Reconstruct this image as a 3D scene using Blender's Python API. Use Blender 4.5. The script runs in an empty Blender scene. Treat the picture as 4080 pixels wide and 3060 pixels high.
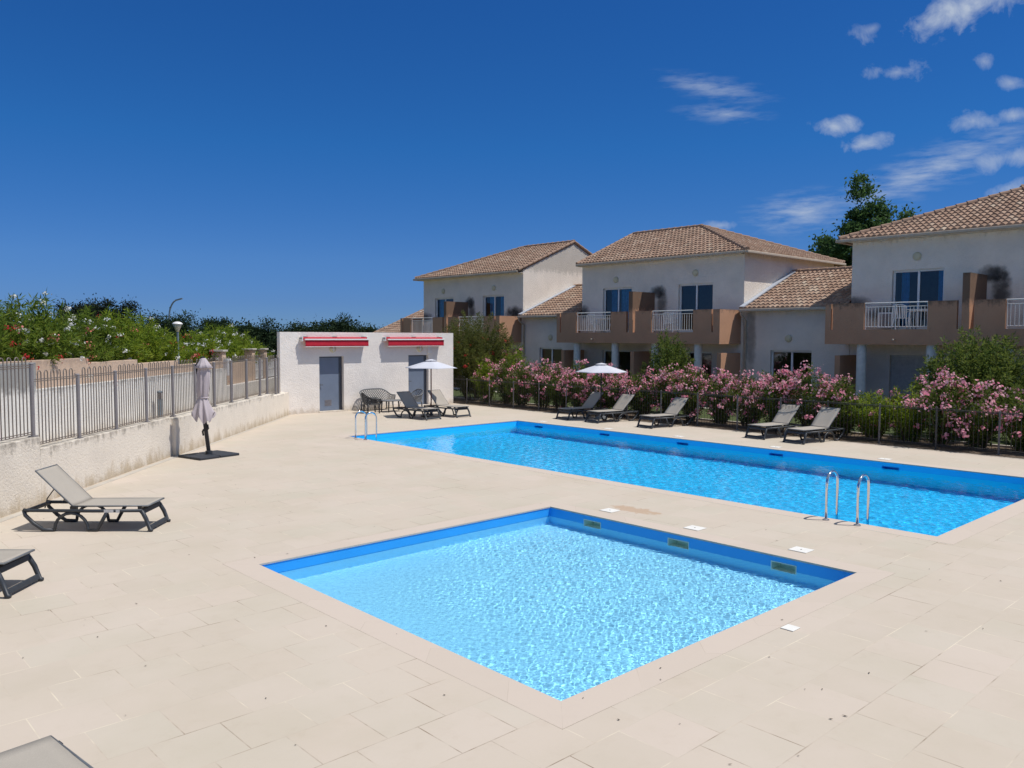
import bpy, bmesh, math, random
import numpy as np
from mathutils import Vector, Matrix

random.seed(7)
rng = np.random.default_rng(11)
scene = bpy.context.scene
COL = scene.collection
R = math.radians

# ------------------------------------------------------------------ camera
cam_d = bpy.data.cameras.new("camera")
cam_d.sensor_fit = 'HORIZONTAL'
cam_d.sensor_width = 36.0
cam_d.lens = 28.744
cam_d.clip_start = 0.05
cam_d.clip_end = 3000.0
cam = bpy.data.objects.new("camera", cam_d)
COL.objects.link(cam)
_r = Vector((0.7325999, -0.6806524, 0.0031113))
_u = Vector((0.0369404, 0.0443231, 0.9983340))
_f = Vector((0.6796564, 0.7312645, -0.0576147))
M = Matrix((( _r.x, _u.x, -_f.x, 0.0), (_r.y, _u.y, -_f.y, 0.0), (_r.z, _u.z, -_f.z, 3.0), (0, 0, 0, 1)))
cam.matrix_world = M
scene.camera = cam

# ------------------------------------------------------------------ sun and sky
SUN_TO = Vector((0.29, -0.39, 1.0)).normalized()
SUN_EL = math.asin(SUN_TO.z)
SUN_AZ = math.atan2(SUN_TO.y, SUN_TO.x)
sun_d = bpy.data.lights.new("sun", 'SUN')
sun_d.energy = 3.55
sun_d.angle = R(0.53)
sun_d.color = (1.0, 0.96, 0.915)
sun = bpy.data.objects.new("sun", sun_d)
COL.objects.link(sun)
sun.rotation_euler = (-SUN_TO).to_track_quat('-Z', 'Y').to_euler()
sun.location = (0, 0, 40)
sun_d.cycles.is_caustics_light = True

world = bpy.data.worlds.new("World")
scene.world = world
world.use_nodes = True
wt = world.node_tree
for n in list(wt.nodes):
    wt.nodes.remove(n)


def wn(kind, **kw):
    n = wt.nodes.new(kind)
    for k, v in kw.items():
        setattr(n, k, v)
    return n


w_out = wn('ShaderNodeOutputWorld')
w_bg = wn('ShaderNodeBackground')
w_sky = wn('ShaderNodeTexSky')
w_sky.sky_type = 'NISHITA'
w_sky.sun_disc = False
w_sky.sun_elevation = SUN_EL
w_sky.sun_rotation = math.pi / 2 - SUN_AZ
w_sky.altitude = 0
w_sky.air_density = 0.7
w_sky.dust_density = 0.0
w_sky.ozone_density = 2.5
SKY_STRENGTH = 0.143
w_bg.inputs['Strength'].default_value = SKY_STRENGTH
w_geo = wn('ShaderNodeTexCoord')


def wmath(op, a, b=None, clamp=False):
    n = wn('ShaderNodeMath', operation=op, use_clamp=clamp)
    for i, v in enumerate((a, b)):
        if v is None:
            continue
        if isinstance(v, (int, float)):
            n.inputs[i].default_value = v
        else:
            wt.links.new(v, n.inputs[i])
    return n.outputs[0]


def wvmath(op, a, b):
    n = wn('ShaderNodeVectorMath', operation=op)
    for i, v in enumerate((a, b)):
        if isinstance(v, tuple):
            n.inputs[i].default_value = v
        else:
            wt.links.new(v, n.inputs[i])
    return n


w_dir = wvmath('NORMALIZE', w_geo.outputs['Generated'], (0, 0, 0)).outputs[0]
# clouds: (direction, half width, half height, tilt, strength, wispiness)
CLOUDS = [
    ((0.8967, 0.2981, 0.3271), .100, .021, 8, 1.0, 0),
    ((0.9060, 0.2600, 0.3330), .060, .024, 0, 1.0, 0),
    ((0.8887, 0.3648, 0.2779), .036, .010, -6, .75, 0),
    ((0.8755, 0.4246, 0.2309), .025, .010, -8, .95, 0),
    ((0.8925, 0.3986, 0.2113), .026, .010, 8, .8, 0),
    ((0.9263, 0.3042, 0.2223), .028, .012, 0, .75, 0),
    ((0.9369, 0.2693, 0.2231), .026, .008, 0, .7, 0),
    ((0.9428, 0.2779, 0.1841), .050, .013, 4, .8, 0),
    ((0.9155, 0.2918, 0.2770), .012, .008, -20, .7, 0),
    ((0.9284, 0.2720, 0.2530), .022, .008, -8, .7, 0),
    ((0.8662, 0.3829, 0.3210), .014, .007, 10, .5, 0),
    ((0.8330, 0.5377, 0.1302), .024, .006, 0, .6, 0),
    ((0.9509, 0.2687, 0.1537), .030, .010, 10, .7, 0),
    ((0.7998, 0.5314, 0.2791), .070, .014, -13, .52, 1),
    ((0.8118, 0.5266, 0.2523), .052, .012, -6, .50, 1),
    ((0.9213, 0.3461, 0.1770), .140, .026, 20, .62, 1),
    ((0.8753, 0.4626, 0.1409), .065, .026, 4, .66, 1),
]
noise_f = wn('ShaderNodeTexNoise')
noise_f.inputs['Scale'].default_value = 30.0
noise_f.inputs['Distortion'].default_value = .35
noise_f.inputs['Detail'].default_value = 9.0
noise_f.inputs['Roughness'].default_value = 0.62
wt.links.new(w_dir, noise_f.inputs['Vector'])
w_map = wn('ShaderNodeMapping')
w_map.inputs['Rotation'].default_value = (0, R(12), R(20))
w_map.inputs['Scale'].default_value = (20, 20, 105)
wt.links.new(w_dir, w_map.inputs['Vector'])
noise_w = wn('ShaderNodeTexNoise')
noise_w.inputs['Scale'].default_value = 1.6
noise_w.inputs['Detail'].default_value = 9.0
noise_w.inputs['Roughness'].default_value = 0.6
wt.links.new(w_map.outputs[0], noise_w.inputs['Vector'])
total = None
for d, hw, hh, tilt, st, wisp in CLOUDS:
    dv = Vector(d).normalized()
    ru = dv.cross(Vector((0, 0, 1))).normalized()
    up = ru.cross(dv)
    c, s = math.cos(R(tilt)), math.sin(R(tilt))
    eu = (ru * c + up * s) / hw
    ev = (up * c - ru * s) / hh
    diff = wvmath('SUBTRACT', w_dir, tuple(dv)).outputs[0]
    du = wvmath('DOT_PRODUCT', diff, tuple(eu)).outputs['Value']
    dw = wvmath('DOT_PRODUCT', diff, tuple(ev)).outputs['Value']
    r2 = wmath('ADD', wmath('MULTIPLY', du, du), wmath('MULTIPLY', dw, dw))
    m = wmath('SUBTRACT', 1.0, wmath('SQRT', r2))
    n_ = noise_w.outputs['Fac'] if wisp else noise_f.outputs['Fac']
    amp = 3.8 if wisp else 3.3
    nn = wmath('MULTIPLY', wmath('SUBTRACT', n_, 0.5), amp)
    dens = wmath('ADD', m, nn)
    if wisp:
        edge = wmath('MULTIPLY', wmath('MAXIMUM', wmath('ADD', m, 0.25), 0.0), 0.9, True)
        dens = wmath('MULTIPLY', wmath('MULTIPLY', wmath('ADD', dens, 0.12), 0.55, True), edge)
    else:
        edge = wmath('MULTIPLY', wmath('MAXIMUM', wmath('ADD', m, 0.55), 0.0), 2.0, True)
        dens = wmath('MULTIPLY', wmath('MULTIPLY', wmath('ADD', dens, -.08), .66, True), edge)
    dens = wmath('MULTIPLY', dens, st)
    total = dens if total is None else wmath('MAXIMUM', total, dens)
w_mix = wn('ShaderNodeMixRGB')
wt.links.new(total, w_mix.inputs['Fac'])
w_tint = wn('ShaderNodeMixRGB', blend_type='MULTIPLY')
w_tint.inputs['Fac'].default_value = 1.0
# sky tint by height: deep blue low; unseen overhead boosted as warm fill light
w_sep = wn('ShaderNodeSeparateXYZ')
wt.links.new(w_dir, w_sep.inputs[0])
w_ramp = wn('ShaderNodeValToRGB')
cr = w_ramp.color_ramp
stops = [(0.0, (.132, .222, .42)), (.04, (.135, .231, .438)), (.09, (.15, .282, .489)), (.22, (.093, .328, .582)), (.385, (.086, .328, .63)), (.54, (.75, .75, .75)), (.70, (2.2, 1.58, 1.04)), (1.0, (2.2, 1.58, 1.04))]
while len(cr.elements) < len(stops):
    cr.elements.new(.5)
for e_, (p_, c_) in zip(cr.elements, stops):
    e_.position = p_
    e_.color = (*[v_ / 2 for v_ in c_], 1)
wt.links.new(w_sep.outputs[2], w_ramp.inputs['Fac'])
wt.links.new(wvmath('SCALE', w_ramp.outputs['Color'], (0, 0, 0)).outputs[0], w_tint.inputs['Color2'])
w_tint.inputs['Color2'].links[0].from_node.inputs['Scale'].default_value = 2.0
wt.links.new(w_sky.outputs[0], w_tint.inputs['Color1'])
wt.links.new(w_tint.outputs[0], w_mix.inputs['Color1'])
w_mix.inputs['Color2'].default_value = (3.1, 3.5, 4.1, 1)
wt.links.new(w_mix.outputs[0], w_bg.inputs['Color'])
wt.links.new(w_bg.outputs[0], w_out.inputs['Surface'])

scene.view_settings.view_transform = 'Standard'
scene.view_settings.look = 'None'
scene.view_settings.exposure = 0.22
scene.view_settings.gamma = 1.0
scene.view_settings.use_curve_mapping = False
scene.render.engine = 'CYCLES'
scene.cycles.use_denoising = True
scene.cycles.max_bounces = 18
scene.cycles.diffuse_bounces = 8
scene.cycles.glossy_bounces = 8
scene.cycles.transmission_bounces = 16
scene.cycles.transparent_max_bounces = 24
scene.cycles.caustics_reflective = False
scene.cycles.caustics_refractive = True
scene.cycles.sample_clamp_indirect = 4.0
scene.cycles.blur_glossy = 0.3

# ------------------------------------------------------------------ materials
MATS = {}


class NT:
    """small node-tree helper"""

    def __init__(self, name):
        self.m = bpy.data.materials.new(name)
        self.m.use_nodes = True
        self.t = self.m.node_tree
        self.b = self.t.nodes['Principled BSDF']
        self.out = self.t.nodes['Material Output']

    def n(self, kind, **kw):
        n = self.t.nodes.new(kind)
        for k, v in kw.items():
            setattr(n, k, v)
        return n

    def l(self, a, b):
        self.t.links.new(a, b)

    def pos(self):
        return self.n('ShaderNodeNewGeometry').outputs['Position']

    def noise(self, scale, detail=4, rough=.55, vec=None, vscale=None, dist=0):
        n = self.n('ShaderNodeTexNoise')
        n.inputs['Scale'].default_value = scale
        n.inputs['Detail'].default_value = detail
        n.inputs['Roughness'].default_value = rough
        n.inputs['Distortion'].default_value = dist
        v = vec if vec is not None else self.pos()
        if vscale:
            mp = self.n('ShaderNodeMapping')
            mp.inputs['Scale'].default_value = vscale
            self.l(v, mp.inputs['Vector'])
            v = mp.outputs[0]
        self.l(v, n.inputs['Vector'])
        return n.outputs['Fac']

    def math(self, op, a, b=None, clamp=False):
        n = self.n('ShaderNodeMath', operation=op, use_clamp=clamp)
        for i, v in enumerate((a, b)):
            if v is None:
                continue
            if isinstance(v, (int, float)):
                n.inputs[i].default_value = v
            else:
                self.l(v, n.inputs[i])
        return n.outputs[0]

    def ramp(self, fac, stops):
        n = self.n('ShaderNodeValToRGB')
        cr = n.color_ramp
        while len(cr.elements) > len(stops):
            cr.elements.remove(cr.elements[-1])
        while len(cr.elements) < len(stops):
            cr.elements.new(0.5)
        for e, (p, c) in zip(cr.elements, stops):
            e.position = p
            e.color = (*c, 1) if len(c) == 3 else c
        self.l(fac, n.inputs['Fac'])
        return n.outputs['Color']

    def mix(self, fac, a, b, blend='MIX'):
        n = self.n('ShaderNodeMixRGB', blend_type=blend)
        for s, v in (('Fac', fac), ('Color1', a), ('Color2', b)):
            if isinstance(v, (int, float)):
                n.inputs[s].default_value = v
            elif isinstance(v, tuple):
                n.inputs[s].default_value = (*v, 1)
            else:
                self.l(v, n.inputs[s])
        return n.outputs[0]

    def bump(self, h, strength=.3, dist=.02):
        n = self.n('ShaderNodeBump')
        n.inputs['Strength'].default_value = strength
        n.inputs['Distance'].default_value = dist
        self.l(h, n.inputs['Height'])
        self.l(n.outputs[0], self.b.inputs['Normal'])

    def col(self, c):
        if isinstance(c, tuple):
            self.b.inputs['Base Color'].default_value = (*c, 1)
        else:
            self.l(c, self.b.inputs['Base Color'])

    def sep(self):
        s = self.n('ShaderNodeSeparateXYZ')
        self.l(self.pos(), s.inputs[0])
        return s.outputs

    def smooth(self, v, a, b):
        n = self.n('ShaderNodeMapRange', interpolation_type='SMOOTHSTEP')
        n.inputs['From Min'].default_value = a
        n.inputs['From Max'].default_value = b
        self.l(v, n.inputs['Value'])
        return n.outputs[0]


def simple(name, c, rough=.6, metal=0., var=.12, scale=6., bump=0., bscale=60., spec=.5):
    k = NT(name)
    f = k.noise(scale, 5, .6)
    lo = tuple(x * (1 - var) for x in c)
    hi = tuple(min(1, x * (1 + var)) for x in c)
    k.col(k.ramp(f, [(.3, lo), (.7, hi)]))
    k.b.inputs['Roughness'].default_value = rough
    k.b.inputs['Metallic'].default_value = metal
    k.b.inputs['Specular IOR Level'].default_value = spec
    if bump:
        k.bump(k.noise(bscale, 4, .6), bump, .01)
    MATS[name] = k.m
    return k.m


def stucco(name, c, grime=(.30, .27, .22), ztop=None, zbase=None, soot=(), var=.07, bstr=.7, bscale=22., basecol=(.42, .33, .22), topgrime=.8, bdist=.02):
    """rough render coat with grime near its top edge, dirt near its foot and soot patches"""
    k = NT(name)
    lo = tuple(x * (1 - var) for x in c)
    hi = tuple(min(1, x * (1 + var)) for x in c)
    col = k.ramp(k.noise(1.3, 6, .65), [(.3, lo), (.7, hi)])
    fine = k.noise(bscale, 5, .7)
    col = k.mix(k.math('MULTIPLY', k.smooth(fine, .58, .74), .35), col, tuple(x * .72 for x in c))
    x, y, z = k.sep()
    streak = k.noise(1.0, 5, .65, vscale=(5.0, 5.0, .55))
    blot = k.noise(9.0, 6, .72)
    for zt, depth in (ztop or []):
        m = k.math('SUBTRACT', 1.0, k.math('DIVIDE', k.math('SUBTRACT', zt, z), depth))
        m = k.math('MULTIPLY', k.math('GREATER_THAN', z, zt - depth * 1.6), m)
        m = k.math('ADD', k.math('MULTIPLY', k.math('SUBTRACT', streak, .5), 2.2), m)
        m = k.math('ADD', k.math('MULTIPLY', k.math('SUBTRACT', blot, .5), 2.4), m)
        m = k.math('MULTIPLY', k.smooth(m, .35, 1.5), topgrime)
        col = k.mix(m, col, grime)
    if zbase is not None:
        zb, hgt = zbase
        m = k.math('SUBTRACT', 1.0, k.math('DIVIDE', k.math('SUBTRACT', z, zb), hgt))
        m = k.math('ADD', k.math('MULTIPLY', k.math('SUBTRACT', k.noise(2.2, 6, .7, vscale=(2., 2., .8)), .5), 2.4), m)
        m = k.math('MULTIPLY', k.smooth(m, .2, 1.2), .7)
        col = k.mix(m, col, basecol)
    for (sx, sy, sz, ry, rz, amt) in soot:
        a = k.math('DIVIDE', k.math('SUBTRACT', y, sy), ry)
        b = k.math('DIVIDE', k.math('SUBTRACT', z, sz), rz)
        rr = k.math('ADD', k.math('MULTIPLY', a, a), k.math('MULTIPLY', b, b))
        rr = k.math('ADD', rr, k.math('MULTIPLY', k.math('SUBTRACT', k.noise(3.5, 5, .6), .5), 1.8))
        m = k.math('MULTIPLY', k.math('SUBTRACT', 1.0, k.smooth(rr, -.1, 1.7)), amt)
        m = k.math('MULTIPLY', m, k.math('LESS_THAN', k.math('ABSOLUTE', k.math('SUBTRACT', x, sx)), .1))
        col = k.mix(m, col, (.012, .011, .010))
    k.col(col)
    k.b.inputs['Roughness'].default_value = .9
    k.b.inputs['Specular IOR Level'].default_value = .2
    k.bump(fine, bstr, bdist)
    MATS[name] = k.m
    return k.m


def leafmat(name, cols, trans=.35, rough=.6):
    k = NT(name)
    g = k.n('ShaderNodeNewGeometry')
    c = k.ramp(g.outputs['Random Per Island'], [(i / max(1, len(cols) - 1), x) for i, x in enumerate(cols)])
    k.col(c)
    k.b.inputs['Roughness'].default_value = rough
    k.b.inputs['Specular IOR Level'].default_value = .18
    tr = k.n('ShaderNodeBsdfTranslucent')
    k.l(k.mix(.6, c, tuple(min(1, x * 1.5) for x in cols[-1]), 'MIX'), tr.inputs['Color'])
    ms = k.n('ShaderNodeMixShader')
    ms.inputs[0].default_value = trans
    k.l(k.b.outputs[0], ms.inputs[1])
    k.l(tr.outputs[0], ms.inputs[2])
    k.l(ms.outputs[0], k.out.inputs['Surface'])
    MATS[name] = k.m
    return k.m


# deck: square slabs of 0.545 m in running bond, rows along X
def deck_mat():
    k = NT('deck_slabs')
    mp = k.n('ShaderNodeMapping')
    mp.inputs['Location'].default_value = (-1.74 + .545 * .5, -3.89 + .545 * 8, 0)
    k.l(k.pos(), mp.inputs['Vector'])
    br = k.n('ShaderNodeTexBrick')
    br.offset = .5
    br.inputs['Scale'].default_value = 1.0
    br.inputs['Brick Width'].default_value = .545
    br.inputs['Row Height'].default_value = .545
    br.inputs['Mortar Size'].default_value = .0055
    br.inputs['Mortar Smooth'].default_value = .3
    br.inputs['Bias'].default_value = 0
    br.inputs['Color1'].default_value = (0, 0, 0, 1)
    br.inputs['Color2'].default_value = (1, 1, 1, 1)
    k.l(mp.outputs[0], br.inputs['Vector'])
    tint = k.ramp(br.outputs['Color'], [(0, (.530, .456, .372)), (.35, (.545, .465, .379)), (.7, (.533, .468, .381)), (1, (.558, .474, .392))])
    big = k.noise(.55, 5, .6)
    tint = k.mix(k.smooth(big, .35, .7), tint, k.mix(1.0, tint, (.93, .94, .91), 'MULTIPLY'))
    med = k.noise(3.5, 6, .7)
    tint = k.mix(k.math('MULTIPLY', k.smooth(med, .5, .8), .5), tint, k.mix(1.0, tint, (.90, .88, .85), 'MULTIPLY'))
    fine = k.noise(45, 4, .7)
    tint = k.mix(k.math('MULTIPLY', k.smooth(fine, .55, .8), .22), tint, k.mix(1.0, tint, (.80, .78, .74), 'MULTIPLY'))
    # joints: pale in places, brown in places, often filled flush
    jn = k.noise(.9, 4, .6)
    jc = k.ramp(jn, [(.42, (.68, .60, .46)), (.50, (.50, .42, .33)), (.60, (.20, .14, .09))])
    vis = k.smooth(k.noise(1.7, 4, .65), .38, .62)
    tint = k.mix(k.math('MULTIPLY', k.math('MULTIPLY', br.outputs['Fac'], vis), .85), tint, jc)
    # damp brown stain between the two pools
    x, y, z = k.sep()
    a = k.math('DIVIDE', k.math('SUBTRACT', x, 11.15), .22)
    b = k.math('DIVIDE', k.math('SUBTRACT', y, 8.85), .55)
    rr = k.math('ADD', k.math('MULTIPLY', a, a), k.math('MULTIPLY', b, b))
    rr = k.math('ADD', rr, k.math('MULTIPLY', k.math('SUBTRACT', k.noise(6, 4, .6), .5), 2.5))
    tint = k.mix(k.math('MULTIPLY', k.math('SUBTRACT', 1.0, k.smooth(rr, .5, .9)), .6), tint, (.42, .27, .16))
    k.col(tint)
    k.b.inputs['Roughness'].default_value = .82
    k.b.inputs['Specular IOR Level'].default_value = .25
    h = k.math('ADD', k.math('MULTIPLY', fine, .3), k.math('MULTIPLY', k.math('SUBTRACT', 1.0, br.outputs['Fac']), .6))
    k.bump(h, .18, .01)
    MATS['deck'] = k.m


def coping_mat():
    k = NT('coping_stone')
    uv = k.n('ShaderNodeUVMap').outputs[0]
    s = k.n('ShaderNodeSeparateXYZ')
    k.l(uv, s.inputs[0])
    u = k.math('FRACT', k.math('DIVIDE', s.outputs[0], .99))
    joint = k.math('LESS_THAN', u, .006)
    idx = k.math('FLOOR', k.math('DIVIDE', s.outputs[0], .99))
    wnz = k.n('ShaderNodeTexWhiteNoise', noise_dimensions='1D')
    k.l(idx, wnz.inputs['W'])
    c = k.ramp(wnz.outputs['Value'], [(0, (.536, .455, .374)), (1, (.556, .470, .390))])
    c = k.mix(k.math('MULTIPLY', k.smooth(k.noise(4, 6, .7), .45, .8), .4), c, (.515, .438, .36))
    edge = k.math('LESS_THAN', s.outputs[1], .0035)
    edge = k.math('MULTIPLY', edge, k.smooth(k.noise(1.6, 4, .6), .38, .6))
    c = k.mix(k.math('MULTIPLY', edge, .6), c, (.24, .18, .12))
    c = k.mix(k.math('MULTIPLY', joint, k.math('MULTIPLY', k.smooth(k.noise(1.3, 4, .6), .35, .6), .6)), c, (.36, .29, .22))
    k.col(c)
    k.b.inputs['Roughness'].default_value = .8
    k.b.inputs['Specular IOR Level'].default_value = .25
    k.bump(k.noise(40, 4, .7), .12, .01)
    MATS['coping'] = k.m


def tile_mat():
    k = NT('clay_tiles')
    uv = k.n('ShaderNodeUVMap').outputs[0]
    fl = k.n('ShaderNodeVectorMath', operation='FLOOR')
    k.l(uv, fl.inputs[0])
    wnz = k.n('ShaderNodeTexWhiteNoise', noise_dimensions='3D')
    k.l(fl.outputs[0], wnz.inputs['Vector'])
    c = k.ramp(wnz.outputs['Value'], [(0, (.235, .150, .105)), (.3, (.29, .188, .133)), (.65, (.335, .222, .158)), (.9, (.37, .258, .188)), (1, (.43, .34, .255))])
    c = k.mix(k.math('MULTIPLY', k.smooth(k.noise(1.1, 5, .65), .45, .7), .6), c, (.25, .18, .13))
    c = k.mix(k.math('MULTIPLY', k.smooth(k.noise(14, 5, .7), .55, .75), .5), c, (.44, .36, .26))
    c = k.mix(k.math('MULTIPLY', k.smooth(k.noise(9, 5, .7), .56, .72), .6), c, (.11, .085, .07))
    k.col(c)
    k.b.inputs['Roughness'].default_value = .9
    k.b.inputs['Specular IOR Level'].default_value = .2
    k.bump(k.noise(60, 4, .7), .3, .01)
    MATS['tiles'] = k.m


def liner_mat(name, c, floorc=None, zf=None, wall_bounce=None, zw=None):
    k = NT(name)
    n = k.noise(1.2, 4, .6)
    col = k.ramp(n, [(.3, tuple(x * .93 for x in c)), (.7, c)])
    if floorc:
        z = k.sep()[2]
        if wall_bounce:
            col = k.mix(k.math('LESS_THAN', z, zw), col, wall_bounce)
        col = k.mix(k.math('LESS_THAN', z, zf), col, floorc)
    k.col(col)
    k.b.inputs['Roughness'].default_value = .5
    MATS[name] = k.m


def water_mat(name, tint, glassy, clear, bstr=0, bscale=9):
    """rippled water: refracting surface blended with a straight-through share so the sun reaches the floor"""
    k = NT(name)
    k.b.inputs['Base Color'].default_value = (*tint, 1)
    k.b.inputs['Transmission Weight'].default_value = 1.0
    k.b.inputs['Roughness'].default_value = 0.0
    k.b.inputs['IOR'].default_value = 1.16
    tr = k.n('ShaderNodeBsdfTransparent')
    tr.inputs['Color'].default_value = (*clear, 1)
    gl = k.n('ShaderNodeBsdfGlossy')
    gl.inputs['Roughness'].default_value = .015
    fr = k.n('ShaderNodeFresnel')
    fr.inputs['IOR'].default_value = 1.333
    if bstr:
        bp = k.n('ShaderNodeBump')
        bp.inputs['Strength'].default_value = bstr
        bp.inputs['Distance'].default_value = .02
        k.l(k.noise(bscale, 3, .6, vscale=(1, 1.6, 1)), bp.inputs['Height'])
        k.l(bp.outputs[0], gl.inputs['Normal'])
        k.l(bp.outputs[0], fr.inputs['Normal'])
    m1 = k.n('ShaderNodeMixShader')
    k.l(fr.outputs[0], m1.inputs[0])
    k.l(tr.outputs[0], m1.inputs[1])
    k.l(gl.outputs[0], m1.inputs[2])
    m2 = k.n('ShaderNodeMixShader')
    m2.inputs[0].default_value = glassy
    k.l(m1.outputs[0], m2.inputs[1])
    k.l(k.b.outputs[0], m2.inputs[2])
    k.l(m2.outputs[0], k.out.inputs['Surface'])
    MATS[name] = k.m


def glass_mat():
    k = NT('window_glass')
    tr = k.n('ShaderNodeBsdfTransparent')
    tr.inputs['Color'].default_value = (.62, .70, .76, 1)
    gl = k.n('ShaderNodeBsdfGlossy')
    gl.inputs['Roughness'].default_value = .01
    gl.inputs['Color'].default_value = (.9, .95, 1, 1)
    fr = k.n('ShaderNodeFresnel')
    fr.inputs['IOR'].default_value = 1.55
    f2 = k.math('ADD', k.math('MULTIPLY', fr.outputs[0], 1.0), .015, True)
    ms = k.n('ShaderNodeMixShader')
    k.l(f2, ms.inputs[0])
    k.l(tr.outputs[0], ms.inputs[1])
    k.l(gl.outputs[0], ms.inputs[2])
    k.l(ms.outputs[0], k.out.inputs['Surface'])
    MATS['glass'] = k.m


def fabric_mat(name, c, trans=.0):
    k = NT(name)
    x, y, z = k.sep()
    f = k.noise(160, 2, .5)
    col = k.mix(k.math('MULTIPLY', k.smooth(f, .35, .65), .35), c, tuple(v * .75 for v in c))
    col = k.mix(k.math('MULTIPLY', k.smooth(k.noise(3, 5, .6), .45, .75), .25), col, tuple(v * .8 for v in c))
    k.col(col)
    k.b.inputs['Roughness'].default_value = .85
    k.b.inputs['Specular IOR Level'].default_value = .25
    if trans:
        tr = k.n('ShaderNodeBsdfTranslucent')
        tr.inputs['Color'].default_value = (*c, 1)
        ms = k.n('ShaderNodeMixShader')
        ms.inputs[0].default_value = trans
        k.l(k.b.outputs[0], ms.inputs[1])
        k.l(tr.outputs[0], ms.inputs[2])
        k.l(ms.outputs[0], k.out.inputs['Surface'])
    MATS[name] = k.m


deck_mat(); coping_mat(); tile_mat(); glass_mat()
liner_mat('liner_big', (.02, .58, .98), (.010, .54, .99), -1.44, (.05, .84, .99), -.185)  # submerged walls coloured paler to stand in for light bounced off the floor
liner_mat('liner_small', (.03, .37, .84), (.27, .73, .99), -.195)
water_mat('water_big', (.97, 1.0, 1.0), 1.0, (.93, .985, 1.0), .35, 7)
water_mat('water_small', (1.0, 1.0, 1.0), 1.0, (.97, .99, 1.0), .15, 12)
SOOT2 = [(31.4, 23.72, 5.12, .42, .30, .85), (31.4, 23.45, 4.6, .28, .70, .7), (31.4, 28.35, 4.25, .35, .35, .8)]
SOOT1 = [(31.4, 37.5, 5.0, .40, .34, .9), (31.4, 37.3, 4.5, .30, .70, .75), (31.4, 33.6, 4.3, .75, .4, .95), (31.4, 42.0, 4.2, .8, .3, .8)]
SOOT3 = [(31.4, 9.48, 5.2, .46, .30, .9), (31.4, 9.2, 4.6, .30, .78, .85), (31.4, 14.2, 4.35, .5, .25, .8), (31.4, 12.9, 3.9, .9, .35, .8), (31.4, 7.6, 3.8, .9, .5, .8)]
HOUSEC = (.85, .765, .655)
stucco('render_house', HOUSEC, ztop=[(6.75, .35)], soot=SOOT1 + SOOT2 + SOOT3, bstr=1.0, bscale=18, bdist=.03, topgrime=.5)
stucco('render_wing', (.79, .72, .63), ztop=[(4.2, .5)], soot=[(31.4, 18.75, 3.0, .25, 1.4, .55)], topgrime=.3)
stucco('render_block', (.86, .80, .725), zbase=(0, .35), bstr=1.0, bscale=20, bdist=.022, basecol=(.50, .42, .31))
stucco('render_lowwall_high', (.74, .67, .565), ztop=[(1.2, .30)], zbase=(0, .42), basecol=(.42, .32, .19), bstr=1.0, grime=(.26, .23, .19))
stucco('render_lowwall', (.76, .69, .585), ztop=[(.98, .26)], zbase=(0, .42), basecol=(.40, .30, .17), bstr=.9, grime=(.24, .21, .17))
stucco('render_white', (.80, .77, .71), ztop=[(1.82, .26), (2.42, .26)], zbase=(.6, .4), grime=(.20, .20, .19), basecol=(.5, .42, .32), bstr=.5)
stucco('render_tan_wall', (.58, .43, .315), ztop=[(2.36, .2)], grime=(.30, .22, .17), bstr=.6, topgrime=.5)
stucco('concrete_tan', (.53, .295, .18), ztop=[(4.22, .28), (5.15, .25)], grime=(.10, .075, .055), bstr=.5, bscale=30, topgrime=.75)
simple('column_white', (.80, .76, .69), .8, bump=.3)
simple('pvc_white', (.78, .78, .76), .35, var=.04)
simple('rail_white', (.74, .73, .69), .4, var=.06)
simple('gutter_beige', (.50, .41, .31), .6, var=.12)
simple('wood_eave', (.20, .12, .07), .8)
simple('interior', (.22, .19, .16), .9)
simple('slab_floor', (.40, .35, .29), .8)
simple('curtain_blue', (.12, .48, .78), .9, var=.2, scale=9)
simple('shutter_grey', (.52, .50, .46), .6)
simple('lamp_glass', (.62, .56, .38), .5, var=.05)
simple('lamp_white', (.78, .76, .72), .4, var=.04)
simple('dark_metal', (.045, .042, .045), .5, metal=.3)
simple('fence_brown', (.20, .165, .14), .55, metal=.2, var=.15, scale=3)
simple('post_grey', (.25, .23, .23), .55, metal=.2, var=.1, scale=3)
simple('fence_hedge', (.12, .11, .105), .6, var=.1)
simple('flashing', (.42, .45, .50), .5)
simple('post_dark', (.055, .05, .045), .6, var=.1)
simple('plastic_dark', (.032, .037, .043), .48, var=.2, scale=8, bump=.05)
simple('plastic_grey', (.13, .138, .145), .42, var=.15, scale=8)
simple('plastic_black', (.018, .018, .02), .45, var=.2)
simple('plastic_white', (.74, .74, .73), .45, var=.04)
simple('door_blue_grey', (.165, .205, .275), .45, var=.05, scale=3)
simple('door_dark', (.055, .065, .085), .5)
simple('awning_red', (.50, .008, .028), .75, var=.08, scale=12)
simple('steel', (.72, .73, .75), .12, metal=1., var=.03)
simple('chrome_dull', (.55, .56, .58), .25, metal=1., var=.05)
simple('pole_red', (.085, .008, .012), .45)
simple('pole_black', (.016, .015, .018), .5)
simple('granite_base', (.03, .034, .042), .65, bump=.2)
simple('label_white', (.62, .62, .60), .5, var=.15, scale=40)
simple('lid_white', (.76, .74, .68), .55, var=.05)
simple('skimmer_beige', (.74, .76, .64), .5, var=.1)
simple('skimmer_blue', (.04, .42, .82), .5, var=.1)
simple('bark', (.12, .085, .06), .9, bump=.5)
simple('stem', (.15, .10, .06), .9)
simple('soil', (.12, .085, .055), .95, var=.4, scale=3, bump=.5)
simple('path_concrete', (.46, .42, .36), .9, var=.12, scale=2)
simple('gate_white', (.80, .80, .80), .4, var=.04)
simple('lamp_pole', (.22, .27, .31), .4, metal=.4)
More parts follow.
